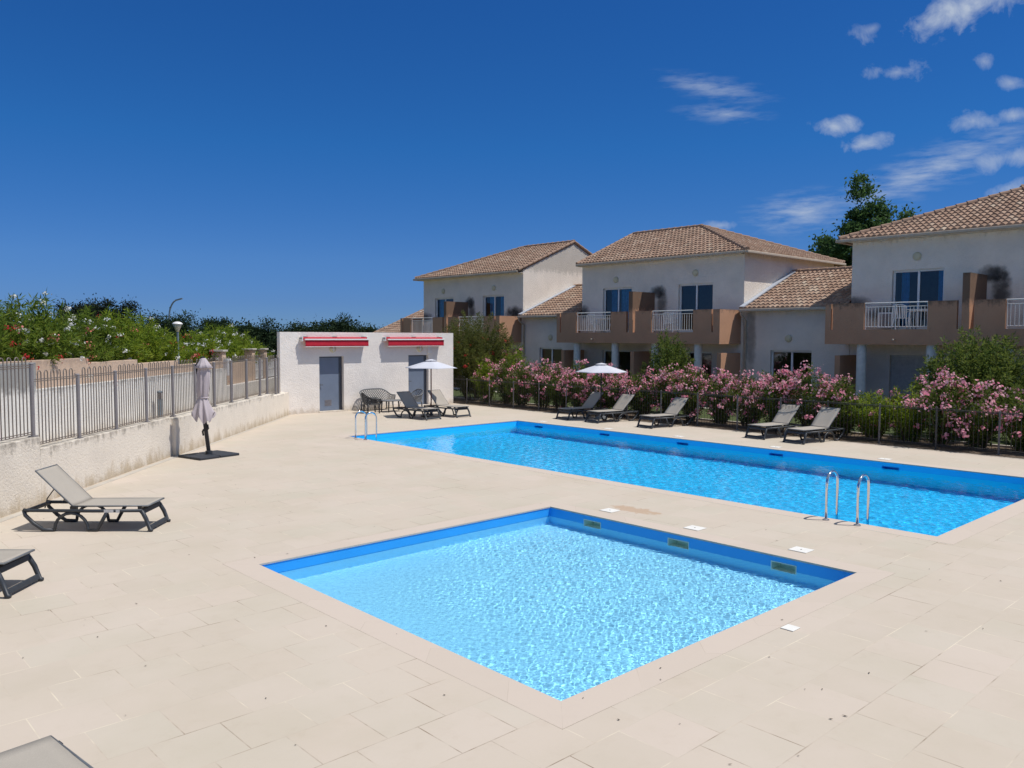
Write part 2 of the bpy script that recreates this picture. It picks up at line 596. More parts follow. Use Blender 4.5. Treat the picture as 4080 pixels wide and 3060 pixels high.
simple('stone_cap', (.46, .42, .36), .85)
simple('litter', (.08, .055, .035), .9, var=.4)
fabric_mat('fabric_taupe', (.395, .355, .298))
fabric_mat('canopy_white', (.74, .75, .80), .25)
fabric_mat('canopy_mauve', (.50, .44, .45))
OL = [(.034, .066, .010), (.060, .105, .014), (.095, .140, .020), (.14, .175, .034)]
leafmat('leaf_oleander', OL)
leafmat('leaf_oleander_bright', [(.06, .11, .008), (.11, .18, .012), (.17, .25, .02), (.25, .30, .035)], .45)
leafmat('leaf_shrub', [(.035, .070, .012), (.065, .115, .018), (.11, .165, .028), (.17, .20, .045)], .4)
leafmat('leaf_pine', [(.008, .013, .007), (.013, .021, .010), (.020, .030, .014)], .10, .8)
leafmat('leaf_far', [(.008, .020, .008), (.014, .032, .012), (.024, .046, .016), (.035, .058, .022)], .15, .8)
leafmat('leaf_tree', [(.018, .050, .018), (.035, .085, .024), (.055, .12, .032), (.09, .16, .05)], .4)
leafmat('leaf_left', [(.045, .085, .010), (.08, .135, .014), (.12, .185, .020), (.19, .24, .035)], .42)
leafmat('leaf_bottlebrush', [(.045, .066, .014), (.075, .102, .018), (.11, .135, .026), (.16, .15, .045)], .38)
leafmat('flower_pink', [(.60, .12, .20), (.74, .23, .33), (.82, .35, .43), (.86, .52, .55)], .35, .7)
leafmat('flower_white', [(.66, .66, .58), (.78, .78, .72), (.84, .84, .80)], .3, .7)
leafmat('flower_red', [(.30, .012, .02), (.46, .02, .03), (.55, .05, .05)], .25, .7)
leafmat('flower_salmon', [(.62, .16, .12), (.74, .28, .22)], .3, .7)
leafmat('leaf_grass', [(.05, .09, .02), (.09, .14, .03), (.14, .17, .05)], .3)

# ------------------------------------------------------------------ mesh helpers
WL = {}


class MB:
    def __init__(self):
        self.v, self.f, self.uv = [], [], None

    def add(self, verts, faces):
        o = len(self.v)
        self.v.extend([tuple(map(float, p)) for p in verts])
        self.f.extend([tuple(i + o for i in fc) for fc in faces])

    def box(self, a, b, rot=0, piv=None):
        (x0, y0, z0), (x1, y1, z1) = a, b
        vs = [(x0, y0, z0), (x1, y0, z0), (x1, y1, z0), (x0, y1, z0), (x0, y0, z1), (x1, y0, z1), (x1, y1, z1), (x0, y1, z1)]
        if rot:
            px, py = piv or ((x0 + x1) / 2, (y0 + y1) / 2)
            c, s = math.cos(rot), math.sin(rot)
            vs = [(px + (x - px) * c - (y - py) * s, py + (x - px) * s + (y - py) * c, z) for x, y, z in vs]
        self.add(vs, [(0, 3, 2, 1), (4, 5, 6, 7), (0, 1, 5, 4), (1, 2, 6, 5), (2, 3, 7, 6), (3, 0, 4, 7)])
        return self

    def hexa(self, vs):
        self.add(vs, [(0, 3, 2, 1), (4, 5, 6, 7), (0, 1, 5, 4), (1, 2, 6, 5), (2, 3, 7, 6), (3, 0, 4, 7)])
        return self

    def bar(self, p, q, w, h, up=(0, 0, 1)):
        """rectangular bar from p to q: w across, h along up"""
        p, q, up = Vector(p), Vector(q), Vector(up)
        d = (q - p).normalized()
        s = d.cross(up)
        if s.length < 1e-4:
            s = d.cross(Vector((1, 0, 0)))
        s.normalize()
        u = s.cross(d).normalized()
        vs = []
        for e in (p, q):
            for a, b in ((-1, -1), (1, -1), (1, 1), (-1, 1)):
                vs.append(e + s * (w / 2 * a) + u * (h / 2 * b))
        self.add(vs, [(0, 1, 2, 3), (7, 6, 5, 4), (0, 4, 5, 1), (1, 5, 6, 2), (2, 6, 7, 3), (3, 7, 4, 0)])
        return self

    def tube(self, pts, r, n=8, cap=True, flat=1.0):
        pts = [Vector(p) for p in pts]
        rs = r if isinstance(r, (list, tuple)) else [r] * len(pts)
        d0 = (pts[1] - pts[0]).normalized()
        ref = Vector((0, 0, 1)) if abs(d0.z) < .9 else Vector((1, 0, 0))
        s = d0.cross(ref).normalized()
        vs = []
        for i, p in enumerate(pts):
            if i == 0:
                d = d0
            elif i == len(pts) - 1:
                d = (pts[i] - pts[i - 1]).normalized()
            else:
                d = ((pts[i + 1] - pts[i]).normalized() + (pts[i] - pts[i - 1]).normalized())
                d = d.normalized() if d.length > 1e-6 else (pts[i] - pts[i - 1]).normalized()
            s = (s - d * s.dot(d)).normalized()
            u = s.cross(d)
            for k in range(n):
                a = 2 * math.pi * k / n
                vs.append(p + (s * math.cos(a) + u * (math.sin(a) * flat)) * rs[i])
        fs = []
        for i in range(len(pts) - 1):
            for k in range(n):
                a, b = i * n + k, i * n + (k + 1) % n
                fs.append((a, a + n, b + n, b))
        if cap:
            fs.append(tuple(range(n)))
            fs.append(tuple(range((len(pts) - 1) * n + n - 1, (len(pts) - 1) * n - 1, -1)))
        self.add(vs, fs)
        return self

    def lathe(self, prof, c=(0, 0, 0), n=20):
        vs, fs = [], []
        for r, z in prof:
            for k in range(n):
                a = 2 * math.pi * k / n
                vs.append((c[0] + r * math.cos(a), c[1] + r * math.sin(a), c[2] + z))
        for i in range(len(prof) - 1):
            for k in range(n):
                a, b = i * n + k, i * n + (k + 1) % n
                fs.append((a, b, b + n, a + n))
        if prof[0][0] > 1e-6:
            fs.append(tuple(range(n - 1, -1, -1)))
        if prof[-1][0] > 1e-6:
            fs.append(tuple(range((len(prof) - 1) * n, len(prof) * n)))
        self.add(vs, fs)
        return self

    def prism(self, poly, vec):
        n = len(poly)
        vec = Vector(vec)
        vs = [Vector(p) for p in poly] + [Vector(p) + vec for p in poly]
        fs = [tuple(range(n)), tuple(range(2 * n - 1, n - 1, -1))]
        for i in range(n):
            j = (i + 1) % n
            fs.append((i, i + n, j + n, j))
        self.add(vs, fs)
        return self

    def grid(self, P):
        """P: array (rows, cols, 3)"""
        r, c = P.shape[:2]
        fs = [(i * c + j, i * c + j + 1, (i + 1) * c + j + 1, (i + 1) * c + j) for i in range(r - 1) for j in range(c - 1)]
        self.add(P.reshape(-1, 3), fs)
        return self

    def build(self, name, mat, parent=None, world=True, smooth=False, bevel=0, uv=None, autosmooth=None):
        me = bpy.data.meshes.new(name)
        V = np.array(self.v, dtype=np.float64).reshape(-1, 3)
        if parent is not None and world:
            V = V - np.array(WL.get(parent.name, (0, 0, 0)))
        me.from_pydata(V.tolist(), [], self.f)
        if uv is not None:
            lay = me.uv_layers.new(name='UVMap')
            idx = np.empty(len(me.loops), dtype=np.int32)
            me.loops.foreach_get('vertex_index', idx)
            lay.data.foreach_set('uv', np.asarray(uv, dtype=np.float32)[idx].ravel())
        me.update()
        o = bpy.data.objects.new(name, me)
        COL.objects.link(o)
        me.materials.append(MATS[mat] if isinstance(mat, str) else mat)
        if smooth:
            me.polygons.foreach_set('use_smooth', [True] * len(me.polygons))
        if autosmooth:
            me.polygons.foreach_set('use_smooth', [True] * len(me.polygons))
            bm = bmesh.new()
            bm.from_mesh(me)
            for e in bm.edges:
                if len(e.link_faces) == 2 and e.calc_face_angle(0) > R(autosmooth):
                    e.smooth = False
            bm.to_mesh(me)
            bm.free()
        if bevel:
            md = o.modifiers.new('bevel', 'BEVEL')
            md.width = bevel
            md.segments = 2
            md.limit_method = 'ANGLE'
            md.angle_limit = R(40)
        if parent is not None:
            o.parent = parent
            WL[o.name] = WL.get(parent.name, (0, 0, 0)) if world else (0, 0, 0)
        return o


def np_mesh(name, mat, V, nper, parent=None, smooth=False):
    """fast mesh of separate n-gons: V (N, nper, 3)"""
    V = np.asarray(V, dtype=np.float32)
    if parent is not None:
        V = V - np.array(WL.get(parent.name, (0, 0, 0)), dtype=np.float32)
    N = V.shape[0]
    me = bpy.data.meshes.new(name)
    me.vertices.add(N * nper)
    me.vertices.foreach_set('co', V.ravel())
    me.loops.add(N * nper)
    me.loops.foreach_set('vertex_index', np.arange(N * nper, dtype=np.int32))
    me.polygons.add(N)
    me.polygons.foreach_set('loop_start', np.arange(0, N * nper, nper, dtype=np.int32))
    me.update(calc_edges=True)
    me.validate()
    o = bpy.data.objects.new(name, me)
    COL.objects.link(o)
    me.materials.append(MATS[mat])
    if parent is not None:
        o.parent = parent
        WL[o.name] = WL.get(parent.name, (0, 0, 0))
    return o


def tag(o, label=None, cat=None, group=None, kind=None):
    if label:
        o['label'] = label
    if cat:
        o['category'] = cat
    if group:
        o['group'] = group
    if kind:
        o['kind'] = kind
    return o


def thing(name, label, cat, loc=(0, 0, 0), rotz=0, group=None):
    o = bpy.data.objects.new(name, None)
    COL.objects.link(o)
    o.empty_display_size = .2
    o.location = loc
    o.rotation_euler = (0, 0, rotz)
    WL[o.name] = tuple(loc)
    return tag(o, label, cat, group)


def dup(root, loc, rotz, label, group=None, cat=None):
    r = root.copy()
    COL.objects.link(r)
    r.location = loc
    r.rotation_euler = (0, 0, rotz)
    tag(r, label, cat, group)
    for ch in list(root.children):
        c = ch.copy()
        COL.objects.link(c)
        c.parent = r
        for g in list(ch.children):
            d = g.copy()
            COL.objects.link(d)
            d.parent = c
    return r


def struct(name, mb, mat, **kw):
    o = mb.build(name, mat, None, **kw)
    o['kind'] = 'structure'
    return o


# left wall frame: s along the wall (away from camera), off to the left of its deck face
P0 = np.array([2.87, 15.37])
WD = np.array([0.67276, 0.73989])
WN = np.array([-0.73989, 0.67276])
WANG = math.atan2(WD[1], WD[0])


def W(s, off, z):
    p = P0 + WD * s + WN * off
    return (float(p[0]), float(p[1]), z)


def wbox(mb, s0, s1, o0, o1, z0, z1):
    mb.hexa([W(s0, o1, z0), W(s0, o0, z0), W(s1, o0, z0), W(s1, o1, z0), W(s0, o1, z1), W(s0, o0, z1), W(s1, o0, z1), W(s1, o1, z1)])
    return mb


def cells(mb, us, vs, solid, fmap, t):
    """slab with holes on a rectangular grid; fmap(u, v, w) -> point, w in {0, t}"""
    nu, nv = len(us) - 1, len(vs) - 1
    S = [[solid((us[i] + us[i + 1]) / 2, (vs[j] + vs[j + 1]) / 2) for j in range(nv)] for i in range(nu)]
    for i in range(nu):
        for j in range(nv):
            if not S[i][j]:
                continue
            a, b, c, d = us[i], us[i + 1], vs[j], vs[j + 1]
            mb.add([fmap(a, c, 0), fmap(b, c, 0), fmap(b, d, 0), fmap(a, d, 0)], [(0, 1, 2, 3)])
            if not t:
                continue
            mb.add([fmap(a, c, t), fmap(a, d, t), fmap(b, d, t), fmap(b, c, t)], [(0, 1, 2, 3)])
            for (di, dj, p, q) in ((-1, 0, (a, c), (a, d)), (1, 0, (b, d), (b, c)), (0, -1, (b, c), (a, c)), (0, 1, (a, d), (b, d))):
                ii, jj = i + di, j + dj
                if 0 <= ii < nu and 0 <= jj < nv and S[ii][jj]:
                    continue
                mb.add([fmap(*p, 0), fmap(*q, 0), fmap(*q, t), fmap(*p, t)], [(0, 1, 2, 3)])
    return mb


def holes(rects):
    def solid(u, v):
        return not any(r[0] < u < r[1] and r[2] < v < r[3] for r in rects)
    return solid


def cuts(lo, hi, *vals):
    return sorted(set([lo, hi] + [x for x in vals if lo < x < hi]))


# ------------------------------------------------------------------ ground, deck, pools
SX0, SX1, SY0, SY1 = 4.774, 10.27, 4.532, 10.045
BX0, BX1, BY0, BY1 = 13.039, 20.07, 4.562, 21.315
CW = .335
k = NT('ground_earth')
gc = k.ramp(k.noise(.08, 6, .65), [(.35, (.10, .115, .035)), (.6, (.16, .14, .06)), (.75, (.22, .18, .10))])
k.col(gc)
k.b.inputs['Roughness'].default_value = .95
k.bump(k.noise(8, 4, .7), .4, .03)
MATS['ground'] = k.m
pools = [(SX0 - .2, SX1 + .2, SY0 - .2, SY1 + .2), (BX0 - .2, BX1 + .2, BY0 - .2, BY1 + .2)]
us = cuts(-900, 900, *[x for r in pools for x in r[:2]])
vs = cuts(-900, 900, *[x for r in pools for x in r[2:]])
struct('ground', cells(MB(), us, vs, holes(pools), lambda u, v, w: (u, v, -.06), 0), 'ground')

cop = [(SX0 - CW, SX1 + CW, SY0 - CW, SY1 + CW), (BX0 - CW, BX1 + CW, BY0 - CW, BY1 + CW)]
us = cuts(-14, 23.15, *[x for r in cop for x in r[:2]])
vs = cuts(-9, 29.5, *[x for r in cop for x in r[2:]])
struct('pool_deck', cells(MB(), us, vs, holes(cop), lambda u, v, w: (u, v, -w), .12), 'deck')
# narrow drain strip along the foot of the left wall
struct('drain_strip', wbox(MB(), -8, 17.6, -.16, -.02, .001, .006), 'path_concrete')


def waves(X, Y, n, lmin, lmax, slope, seed):
    r = np.random.default_rng(seed)
    Z = np.zeros_like(X)
    for i in range(n):
        lam = math.exp(r.uniform(math.log(lmin), math.log(lmax)))
        a = r.uniform(0, 2 * math.pi)
        kk = 2 * math.pi / lam
        amp = slope / kk / math.sqrt(n) * 1.4
        Z += amp * np.sin(kk * (X * math.cos(a) + Y * math.sin(a)) + r.uniform(0, 6.28) + .6 * np.sin(.9 * X + i) + .6 * np.sin(.8 * Y + 2 * i))
    return Z


def pool(label, x0, x1, y0, y1, depth, zw, liner, wmat, res, wargs, skimmers, skh, skmat, lidw, x_grp):
    t = thing('swimming_pool', label, 'swimming pool', (x0, y0, 0))
    b = MB()
    zt = -.018
    # liner: floor and three plain walls, far wall with skimmer openings
    b.add([(x0, y0, -depth), (x1, y0, -depth), (x1, y1, -depth), (x0, y1, -depth)], [(0, 1, 2, 3)])
    b.add([(x0, y0, -depth), (x0, y1, -depth), (x0, y1, zt), (x0, y0, zt)], [(0, 1, 2, 3)])
    b.add([(x0, y0, -depth), (x0, y0, zt), (x1, y0, zt), (x1, y0, -depth)], [(0, 1, 2, 3)])
    b.add([(x0, y1, -depth), (x1, y1, -depth), (x1, y1, zt), (x0, y1, zt)], [(0, 1, 2, 3)])
    rects = [(a, c, skh[0], skh[1]) for a, c in skimmers]
    us = cuts(y0, y1, *[v for r in rects for v in r[:2]])
    vs = cuts(-depth, zt, *skh)
    cells(b, us, vs, holes(rects), lambda u, v, w: (x1, u, v), 0)
    b.build('basin', liner, t).cycles.is_caustics_receiver = True
    for a, c in skimmers:
        m = MB()
        d = .24
        z0, z1 = skh
        m.add([(x1, a, z0), (x1, c, z0), (x1 + d, c, z0), (x1 + d, a, z0), (x1, a, z1), (x1, c, z1), (x1 + d, c, z1), (x1 + d, a, z1)],
              [(0, 1, 2, 3), (4, 7, 6, 5), (0, 3, 7, 4), (1, 5, 6, 2), (3, 2, 6, 7)])
        f = .010
        for q in ((a - f, a, z0 - f, z1 + f), (c, c + f, z0 - f, z1 + f), (a, c, z0 - f, z0), (a, c, z1, z1 + f)):
            m.box((x1 - .006, q[0], q[2]), (x1 - .001, q[1], q[3]))
        m.build('skimmer', skmat, t)
    # mitred coping with a small overhang
    cb = MB()
    uv = []
    ov = .010
    ring = [((x0, y0), (x1, y0)), ((x1, y0), (x1, y1)), ((x1, y1), (x0, y1)), ((x0, y1), (x0, y0))]
    cx, cy = (x0 + x1) / 2, (y0 + y1) / 2

    def off(p, d):
        return (p[0] + (d if p[0] > cx else -d), p[1] + (d if p[1] > cy else -d))
    for (p, q) in ring:
        L = math.dist(p, q)
        pi, qi, po, qo = off(p, -ov), off(q, -ov), off(p, CW), off(q, CW)
        g = .0015
        o = len(cb.v)
        top, low = .001, -.022
        vs_ = [(*po, top), (*qo, top), (*qi, top), (*pi, top), (*pi, low), (*qi, low), (*q, low), (*p, low)]
        cb.add(vs_, [(0, 1, 2, 3), (3, 2, 5, 4), (4, 5, 6, 7)])
        uv += [(0, 0), (L, 0), (L, CW), (0, CW), (0, CW + .03), (L, CW + .03), (L, CW + .05), (0, CW + .05)]
    cb.build('coping', 'coping', t, uv=uv)
    # water sheet with real ripples
    nx, ny = int((x1 - x0) / res), int((y1 - y0) / res)
    X, Y = np.meshgrid(np.linspace(x0, x1, nx), np.linspace(y0, y1, ny))
    W_ = waves(X, Y, *wargs)
    if res < .02:
        gx, gy = (X - x0) / (x1 - x0), (Y - y0) / (y1 - y0)
        tq = np.clip((gx - gy + .22 * np.sin(5 * gx + 2) * np.sin(4 * gy + 1) + .10 * np.sin(11 * gx + 7 * gy) + .55) / .95, 0, 1)
        m_ = .16 + .86 * tq * tq * (3 - 2 * tq)
        W_ = W_ * m_
    Z = zw + W_
    w = MB().grid(np.stack([X, Y, Z], -1)).build('water', wmat, None, smooth=True)
    w['kind'] = 'structure'
    w.cycles.is_caustics_caster = True
    return t, w


_, W_SMALL = pool('small square paddling pool with pale blue shallow water in the foreground', SX0, SX1, SY0, SY1, .52, -.165, 'liner_small', 'water_small', .0092,
                  (80, .034, .15, .112, 3), [(8.87, 9.23), (7.12, 7.49), (5.38, 5.74)], (-.26, -.10), 'skimmer_beige', .25, 0)
_, W_BIG = pool('large rectangular swimming pool with deep blue water in front of the pink hedge', BX0, BX1, BY0, BY1, 1.45, -.16, 'liner_big', 'water_big', .030,
                (70, .08, .36, .052, 5), [(20.02, 20.42), (17.0, 17.4), (13.98, 14.38), (10.96, 11.36), (7.94, 8.34)], (-.21, -.115), 'skimmer_blue', .25, 0)


def make_lid(x, y, w, l, label, grp):
    m = MB()
    m.box((x - w / 2, y - l / 2, .002), (x + w / 2, y + l / 2, .010))
    o = m.build('skimmer_lid', 'lid_white', None, bevel=.002)
    if l > .15:
        h = MB().lathe([(.012, 0), (.012, .0025)], (x, y, .010), 8).build('finger_hole', 'post_dark', o)
    tag(o, label, 'lid', grp)


for x, y, lab in ((10.78, 9.1, 'white square skimmer lid beside the small pool, farthest back next to the brown stain'),
                  (10.77, 7.35, 'white square skimmer lid beside the middle skimmer of the small pool'),
                  (10.77, 5.57, 'white square skimmer lid on the deck nearest the right corner of the small pool')):
    make_lid(x, y, .25, .27, lab, 'skimmer lids beside the small pool')
make_lid(7.76, 4.11, .16, .14, 'small bright white lid in the deck along the near right edge of the small pool', None)
for y, lab in ((20.42, 'white lid in the far deck in front of the leftmost hedge lounger'), (17.4, 'white lid in the far deck left of the single middle lounger by the hedge'),
               (14.6, 'white lid in the far deck between the single lounger and the right pair'), (11.4, 'white lid in the far deck in front of the rightmost hedge lounger'),
               (8.45, 'white lid in the far deck right of all the hedge loungers')):
    make_lid(20.48, y, .24, .28, lab, 'skimmer lids beside the large pool')


def ladder(x, y, sgn, label):
    t = thing('pool_ladder', label, 'pool ladder', (x, y, 0))
    for dy in (-.26, .26):
        pts = [(x, y + dy, 0.0)]
        h, r = .60, .19
        pts.append((x, y + dy, h))
        for i in range(1, 12):
            a = math.pi * i / 12
            pts.append((x + r - r * math.cos(a), y + dy, h + r * 1.0 * math.sin(a)))
        pts += [(x + 2 * r, y + dy, h), (x + 2 * r, y + dy, .1), (x + 2 * r + .01, y + dy, -.75)]
        rail = MB().tube(pts, .0215, 12).build('handrail', 'steel', t, smooth=True)
        MB().lathe([(.055, .004), (.055, .014), (.03, .024), (.022, .03)], (x, y + dy, 0), 18).build('flange', 'chrome_dull', rail, autosmooth=40)
    for z in (-.30, -.55):
        MB().box((x + 2 * r - .03, y - .25, z), (x + 2 * r + .05, y + .25, z + .03)).build('rung', 'pvc_white', t, bevel=.006)


ladder(12.86, 5.97, 1, 'chrome pool ladder nearest the camera, on the near long edge of the large pool')
ladder(12.93, 20.41, 1, 'chrome pool ladder at the far left corner of the large pool')

# fallen leaves and crumbs on the deck
V = []
for i in range(120):
    x, y = rng.uniform(1, 12), rng.uniform(2.2, 16)
    if any(a - .02 < x < b + .02 and c - .02 < y < d + .02 for a, b, c, d in [(SX0, SX1, SY0, SY1), (BX0, BX1, BY0, BY1)]):
        continue
    a, L, w = rng.uniform(0, 6.28), rng.uniform(.008, .024), rng.uniform(.004, .009)
    dx, dy = math.cos(a), math.sin(a)
    V.append([(x - dx * L, y - dy * L, .007), (x + dy * w, y - dx * w, .008), (x + dx * L, y + dy * L, .011), (x - dy * w, y + dx * w, .008)])
lt = np_mesh('leaf_litter', 'litter', np.array(V), 4)
tag(lt, 'tiny dry leaves and crumbs scattered over the beige deck', 'leaf litter', kind='stuff')

# ------------------------------------------------------------------ changing block at the end of the deck
BL0, BL1, BF, BB, BH = 14.62, 23.0, 28.62, 31.6, 3.16
blk = thing('changing_block', 'flat white rendered pool block with two grey doors under red awnings', 'building', (BL0, BF, 0))
d1, d2 = (16.28, 17.38), (20.55, 21.62)
op = [(d1[0], d1[1], .04, 2.2), (d2[0], d2[1], .04, 2.2)]
m = cells(MB(), cuts(BL0, BL1, *d1, *d2), cuts(-.05, BH, .04, 2.2), holes(op), lambda u, v, w: (u, BF + w, v), .22)
q_ = WD[0] / WD[1]
bx0 = BL0 + q_ * (BB - BF)
lw0 = BL0 + q_ * .22
m.hexa([(lw0, BF + .22, -.05), (lw0 + .3, BF + .22, -.05), (bx0 + .3, BB, -.05), (bx0, BB, -.05), (lw0, BF + .22, BH), (lw0 + .3, BF + .22, BH), (bx0 + .3, BB, BH), (bx0, BB, BH)])
m.box((BL1 - .2, BF + .22, -.05), (BL1, BB, BH)).box((bx0 + .3, BB - .2, -.05), (BL1 - .2, BB, BH))
m.hexa([(lw0 + .3, BF + .22, BH - .35), (BL1 - .2, BF + .22, BH - .35), (BL1 - .2, BB - .2, BH - .35), (bx0 + .3, BB - .2, BH - .35), (lw0 + .3, BF + .22, BH - .15), (BL1 - .2, BF + .22, BH - .15), (BL1 - .2, BB - .2, BH - .15), (bx0 + .3, BB - .2, BH - .15)])
m.build('wall', 'render_block', blk)
for (a, b) in (d1, d2):
    b2 = b - .0
    fr = MB()
    y = BF + .15
    fr.box((a, y, .04), (a + .04, y + .07, 2.2)).box((b - .14, y, .04), (b, y + .07, 2.2)).box((a + .04, y, 2.15), (b - .14, y + .07, 2.2))
    fr.build('door_frame', 'door_dark', blk)
    dr = MB().box((a + .04, y + .012, .05), (b - .14, y + .06, 2.15)).build('door', 'door_blue_grey', blk)
    gr = MB()
    for i in range(7):
        gr.box((a + .32, y + .004, .24 + i * .035), (a + .62, y + .0118, .258 + i * .035))
    gr.build('vent_grille', 'post_grey', dr)
    hd = MB().box((a + .075, y - .004, .93), (a + .115, y + .0118, 1.13)).tube([(a + .095, y, 1.08), (a + .095, y - .05, 1.08), (a + .22, y - .05, 1.08)], .011, 8)
    hd.build('handle', 'post_dark', dr)
    MB().box((a - .05, BF - .06, -.01), (b + .05, BF + .2, .038)).build('threshold', 'render_block', blk)


def awning(x0, x1, label):
    t = thing('awning', label, 'awning', ((x0 + x1) / 2, BF, 2.6), group='red awnings over the block doors')
    yb = BF - .02
    # fabric roll behind the front bar
    MB().tube([(x0 + .02, yb - .12, 2.90), (x1 - .05, yb - .12, 2.90)], .066, 16).build('fabric_roll', 'awning_red', t, autosmooth=40)
    MB().box((x0 + .06, yb - .275, 2.845), (x1 + .02, yb - .195, 2.90)).build('front_bar', 'pvc_white', t, bevel=.012)
    MB().box((x0 + .03, yb - .21, 2.855), (x1 - .06, yb + .016, 2.935)).build('gap_filler', 'awning_red', t)  # filler added to stop sun passing between the roll and the front bar
    # valance: a slightly wavy hanging strip with white hem
    n = 60
    P = np.zeros((5, n, 3))
    for j in range(5):
        for i in range(n):
            u = i / (n - 1)
            P[j, i] = (x0 + .09 + (x1 - x0 - .10) * u, yb - .235 + .006 * math.sin(u * 40) * (j / 4), 2.845 - .245 * j / 4)
    va = MB().grid(P).build('valance', 'awning_red', t, smooth=True)
    md = va.modifiers.new('thick', 'SOLIDIFY')
    md.thickness = .004
    MB().box((x0 + .088, yb - .245, 2.586), (x1 - .008, yb - .225, 2.606)).build('hem', 'pvc_white', va)
    for s, x in ((1, x0), (-1, x1 - .03)):
        MB().box((x - .02, yb - .2, 2.80), (x + .02, yb + .015, 2.985)).build('end_bracket', 'pvc_white', t, bevel=.01)
        MB().lathe([(.05, 0), (.05, .02)], (x - .04, yb - .11, 2.90), 14).build('end_cap', 'post_dark', t)
    for u in (.06, .5, .95):
        x = x0 + (x1 - x0) * u
        MB().box((x - .06, yb - .14, 2.965), (x + .06, yb + .016, 2.985)).build('wall_bracket', 'dark_metal', t)
    for s in (.25, .7):
        a = x0 + (x1 - x0) * s
        MB().bar((a, yb - .1, 2.80), (a + .7, yb - .14, 2.80), .05, .05).build('folding_arm', 'pvc_white', t)


awning(15.46, 18.40, 'red awning with white bar over the left door of the pool block')
awning(19.26, 22.28, 'red awning with white bar over the right door, behind the parasol')


def round_lamp(x, y, z, nrm, r, label, grp, mat='lamp_glass', guard=False):
    t = thing('wall_lamp', label, 'wall lamp', (x, y, z), group=grp)
    prof = [(r, 0), (r, .03), (r * .9, .06), (r * .6, .085), (r * .2, .097), (0, .098)]
    nrm = Vector(nrm)
    rot = nrm.to_track_quat('Z', 'Y').to_matrix()
    b = MB().lathe([(r * 1.04, .0), (r * 1.04, .028)], (0, 0, 0), 24)
    b.v = [tuple(rot @ Vector(p)) for p in b.v]
    b.build('base', 'lamp_white', t, world=False)
    d = MB().lathe([(r * .96, .028), (r * .9, .06), (r * .62, .085), (r * .3, .096), (0, .1)], (0, 0, 0), 24)
    d.v = [tuple(rot @ Vector(p)) for p in d.v]
    d.build('diffuser', mat, t, world=False, smooth=True)
    if guard:
        g = MB().box((-.02, -r * .7, .095), (.02, r * .9, .115)).box((-.09, -r * .1, .095), (.06, r * .05, .112))
        g.v = [tuple(rot @ Vector(p)) for p in g.v]
        g.build('guard', 'lamp_white', t, world=False)


round_lamp(16.87, BF, 2.50, (0, -1, 0), .15, 'round white wall lamp above the left door of the block', 'round lamps on the block', 'lamp_glass', True)
round_lamp(21.12, BF, 2.48, (0, -1, 0), .15, 'round white wall lamp above the right door of the block', 'round lamps on the block', 'lamp_glass', True)
jb = MB().box((21.55, BF - .07, 2.27), (21.77, BF + .005, 2.68)).build('junction_box', 'lamp_white', None, bevel=.01)
tag(jb, 'small white box on the block wall right of the right door lamp', 'box')

# ------------------------------------------------------------------ left side: low wall, fence, path, retaining walls
t = thing('low_wall', 'low weathered cream wall under the railing along the left of the deck', 'wall', W(5, 0, 0))
wbox(MB(), -8, 1.28, .03, .30, -.1, 1.20).build('near_section', 'render_lowwall_high', t, bevel=.012)
wbox(MB(), 1.28, 7.05, .03, .30, -.1, .98).build('middle_section', 'render_lowwall', t, bevel=.012)
wbox(MB(), 7.05, 15.74, -.07, .30, -.1, .955).build('far_section', 'render_lowwall', t, bevel=.012)
wbox(MB(), 15.74, 17.82, -.07, .30, -.1, .87).build('end_section', 'render_lowwall', t, bevel=.012)


def fence_panel(P, s0, s1, zb, zr, hoop=.15, r=.0102, pitch=.108, rail=.009):
    """bars with hooped pairs between two posts; P(s, z) -> point"""
    b = MB()
    L = s1 - s0
    n = max(2, int((L - .12) / pitch))
    n -= n % 2 == 1
    g = (L - (n - 1) * pitch) / 2
    for z in (zb + .05, zb + .085, zr - .035, zr):
        b.tube([P(s0 + .02, z), P(s1 - .02, z)], rail, 4, cap=False)
    for i in range(0, n, 2):
        a, c = s0 + g + i * pitch, s0 + g + (i + 1) * pitch
        rr = pitch / 2
        pts = [P(a, zb + .05), P(a, zr + hoop - rr)]
        for q in range(1, 6):
            an = math.pi * q / 6
            pts.append(P((a + c) / 2 - rr * math.cos(an), zr + hoop - rr + rr * math.sin(an)))
        pts += [P(c, zr + hoop - rr), P(c, zb + .05)]
        b.tube(pts, r, 4, cap=False)
    return b


fen = thing('metal_fence', 'brown hoop topped metal railing with grey posts on the low left wall', 'fence', W(6, .12, .98))
PL = lambda s, z: W(s, .13, z)
posts = [(-1.78, 1.2, 2.48), (-.27, 1.2, 2.48), (1.24, 1.2, 2.49)] + [(s, .97, 2.225) for s in (2.81, 4.36, 5.87, 7.40, 8.90, 10.37, 11.86, 13.35, 14.80, 15.66)] + [(16.75, .87, 2.16), (17.1, .87, 2.2)]
for s, zb, zt in posts:
    x, y, _ = PL(s, 0)
    b = MB().tube([(x, y, zb), (x, y, zt)], .037, 12).lathe([(.041, 0), (.041, .012), (.02, .028), (0, .03)], (x, y, zt), 12)
    b.box((x - .075, y - .05, zb - .02), (x + .075, y + .05, zb + .02), rot=WANG)
    b.build('post', 'post_grey', fen, autosmooth=40)
for i in range(len(posts) - 1):
    (s0, b0, t0), (s1, b1, t1) = posts[i], posts[i + 1]
    zr = min(t0, t1) - .01
    fence_panel(PL, s0, s1, min(b0, b1) if i != 2 else .99, zr).build('bar_panel', 'fence_brown', fen, smooth=True)

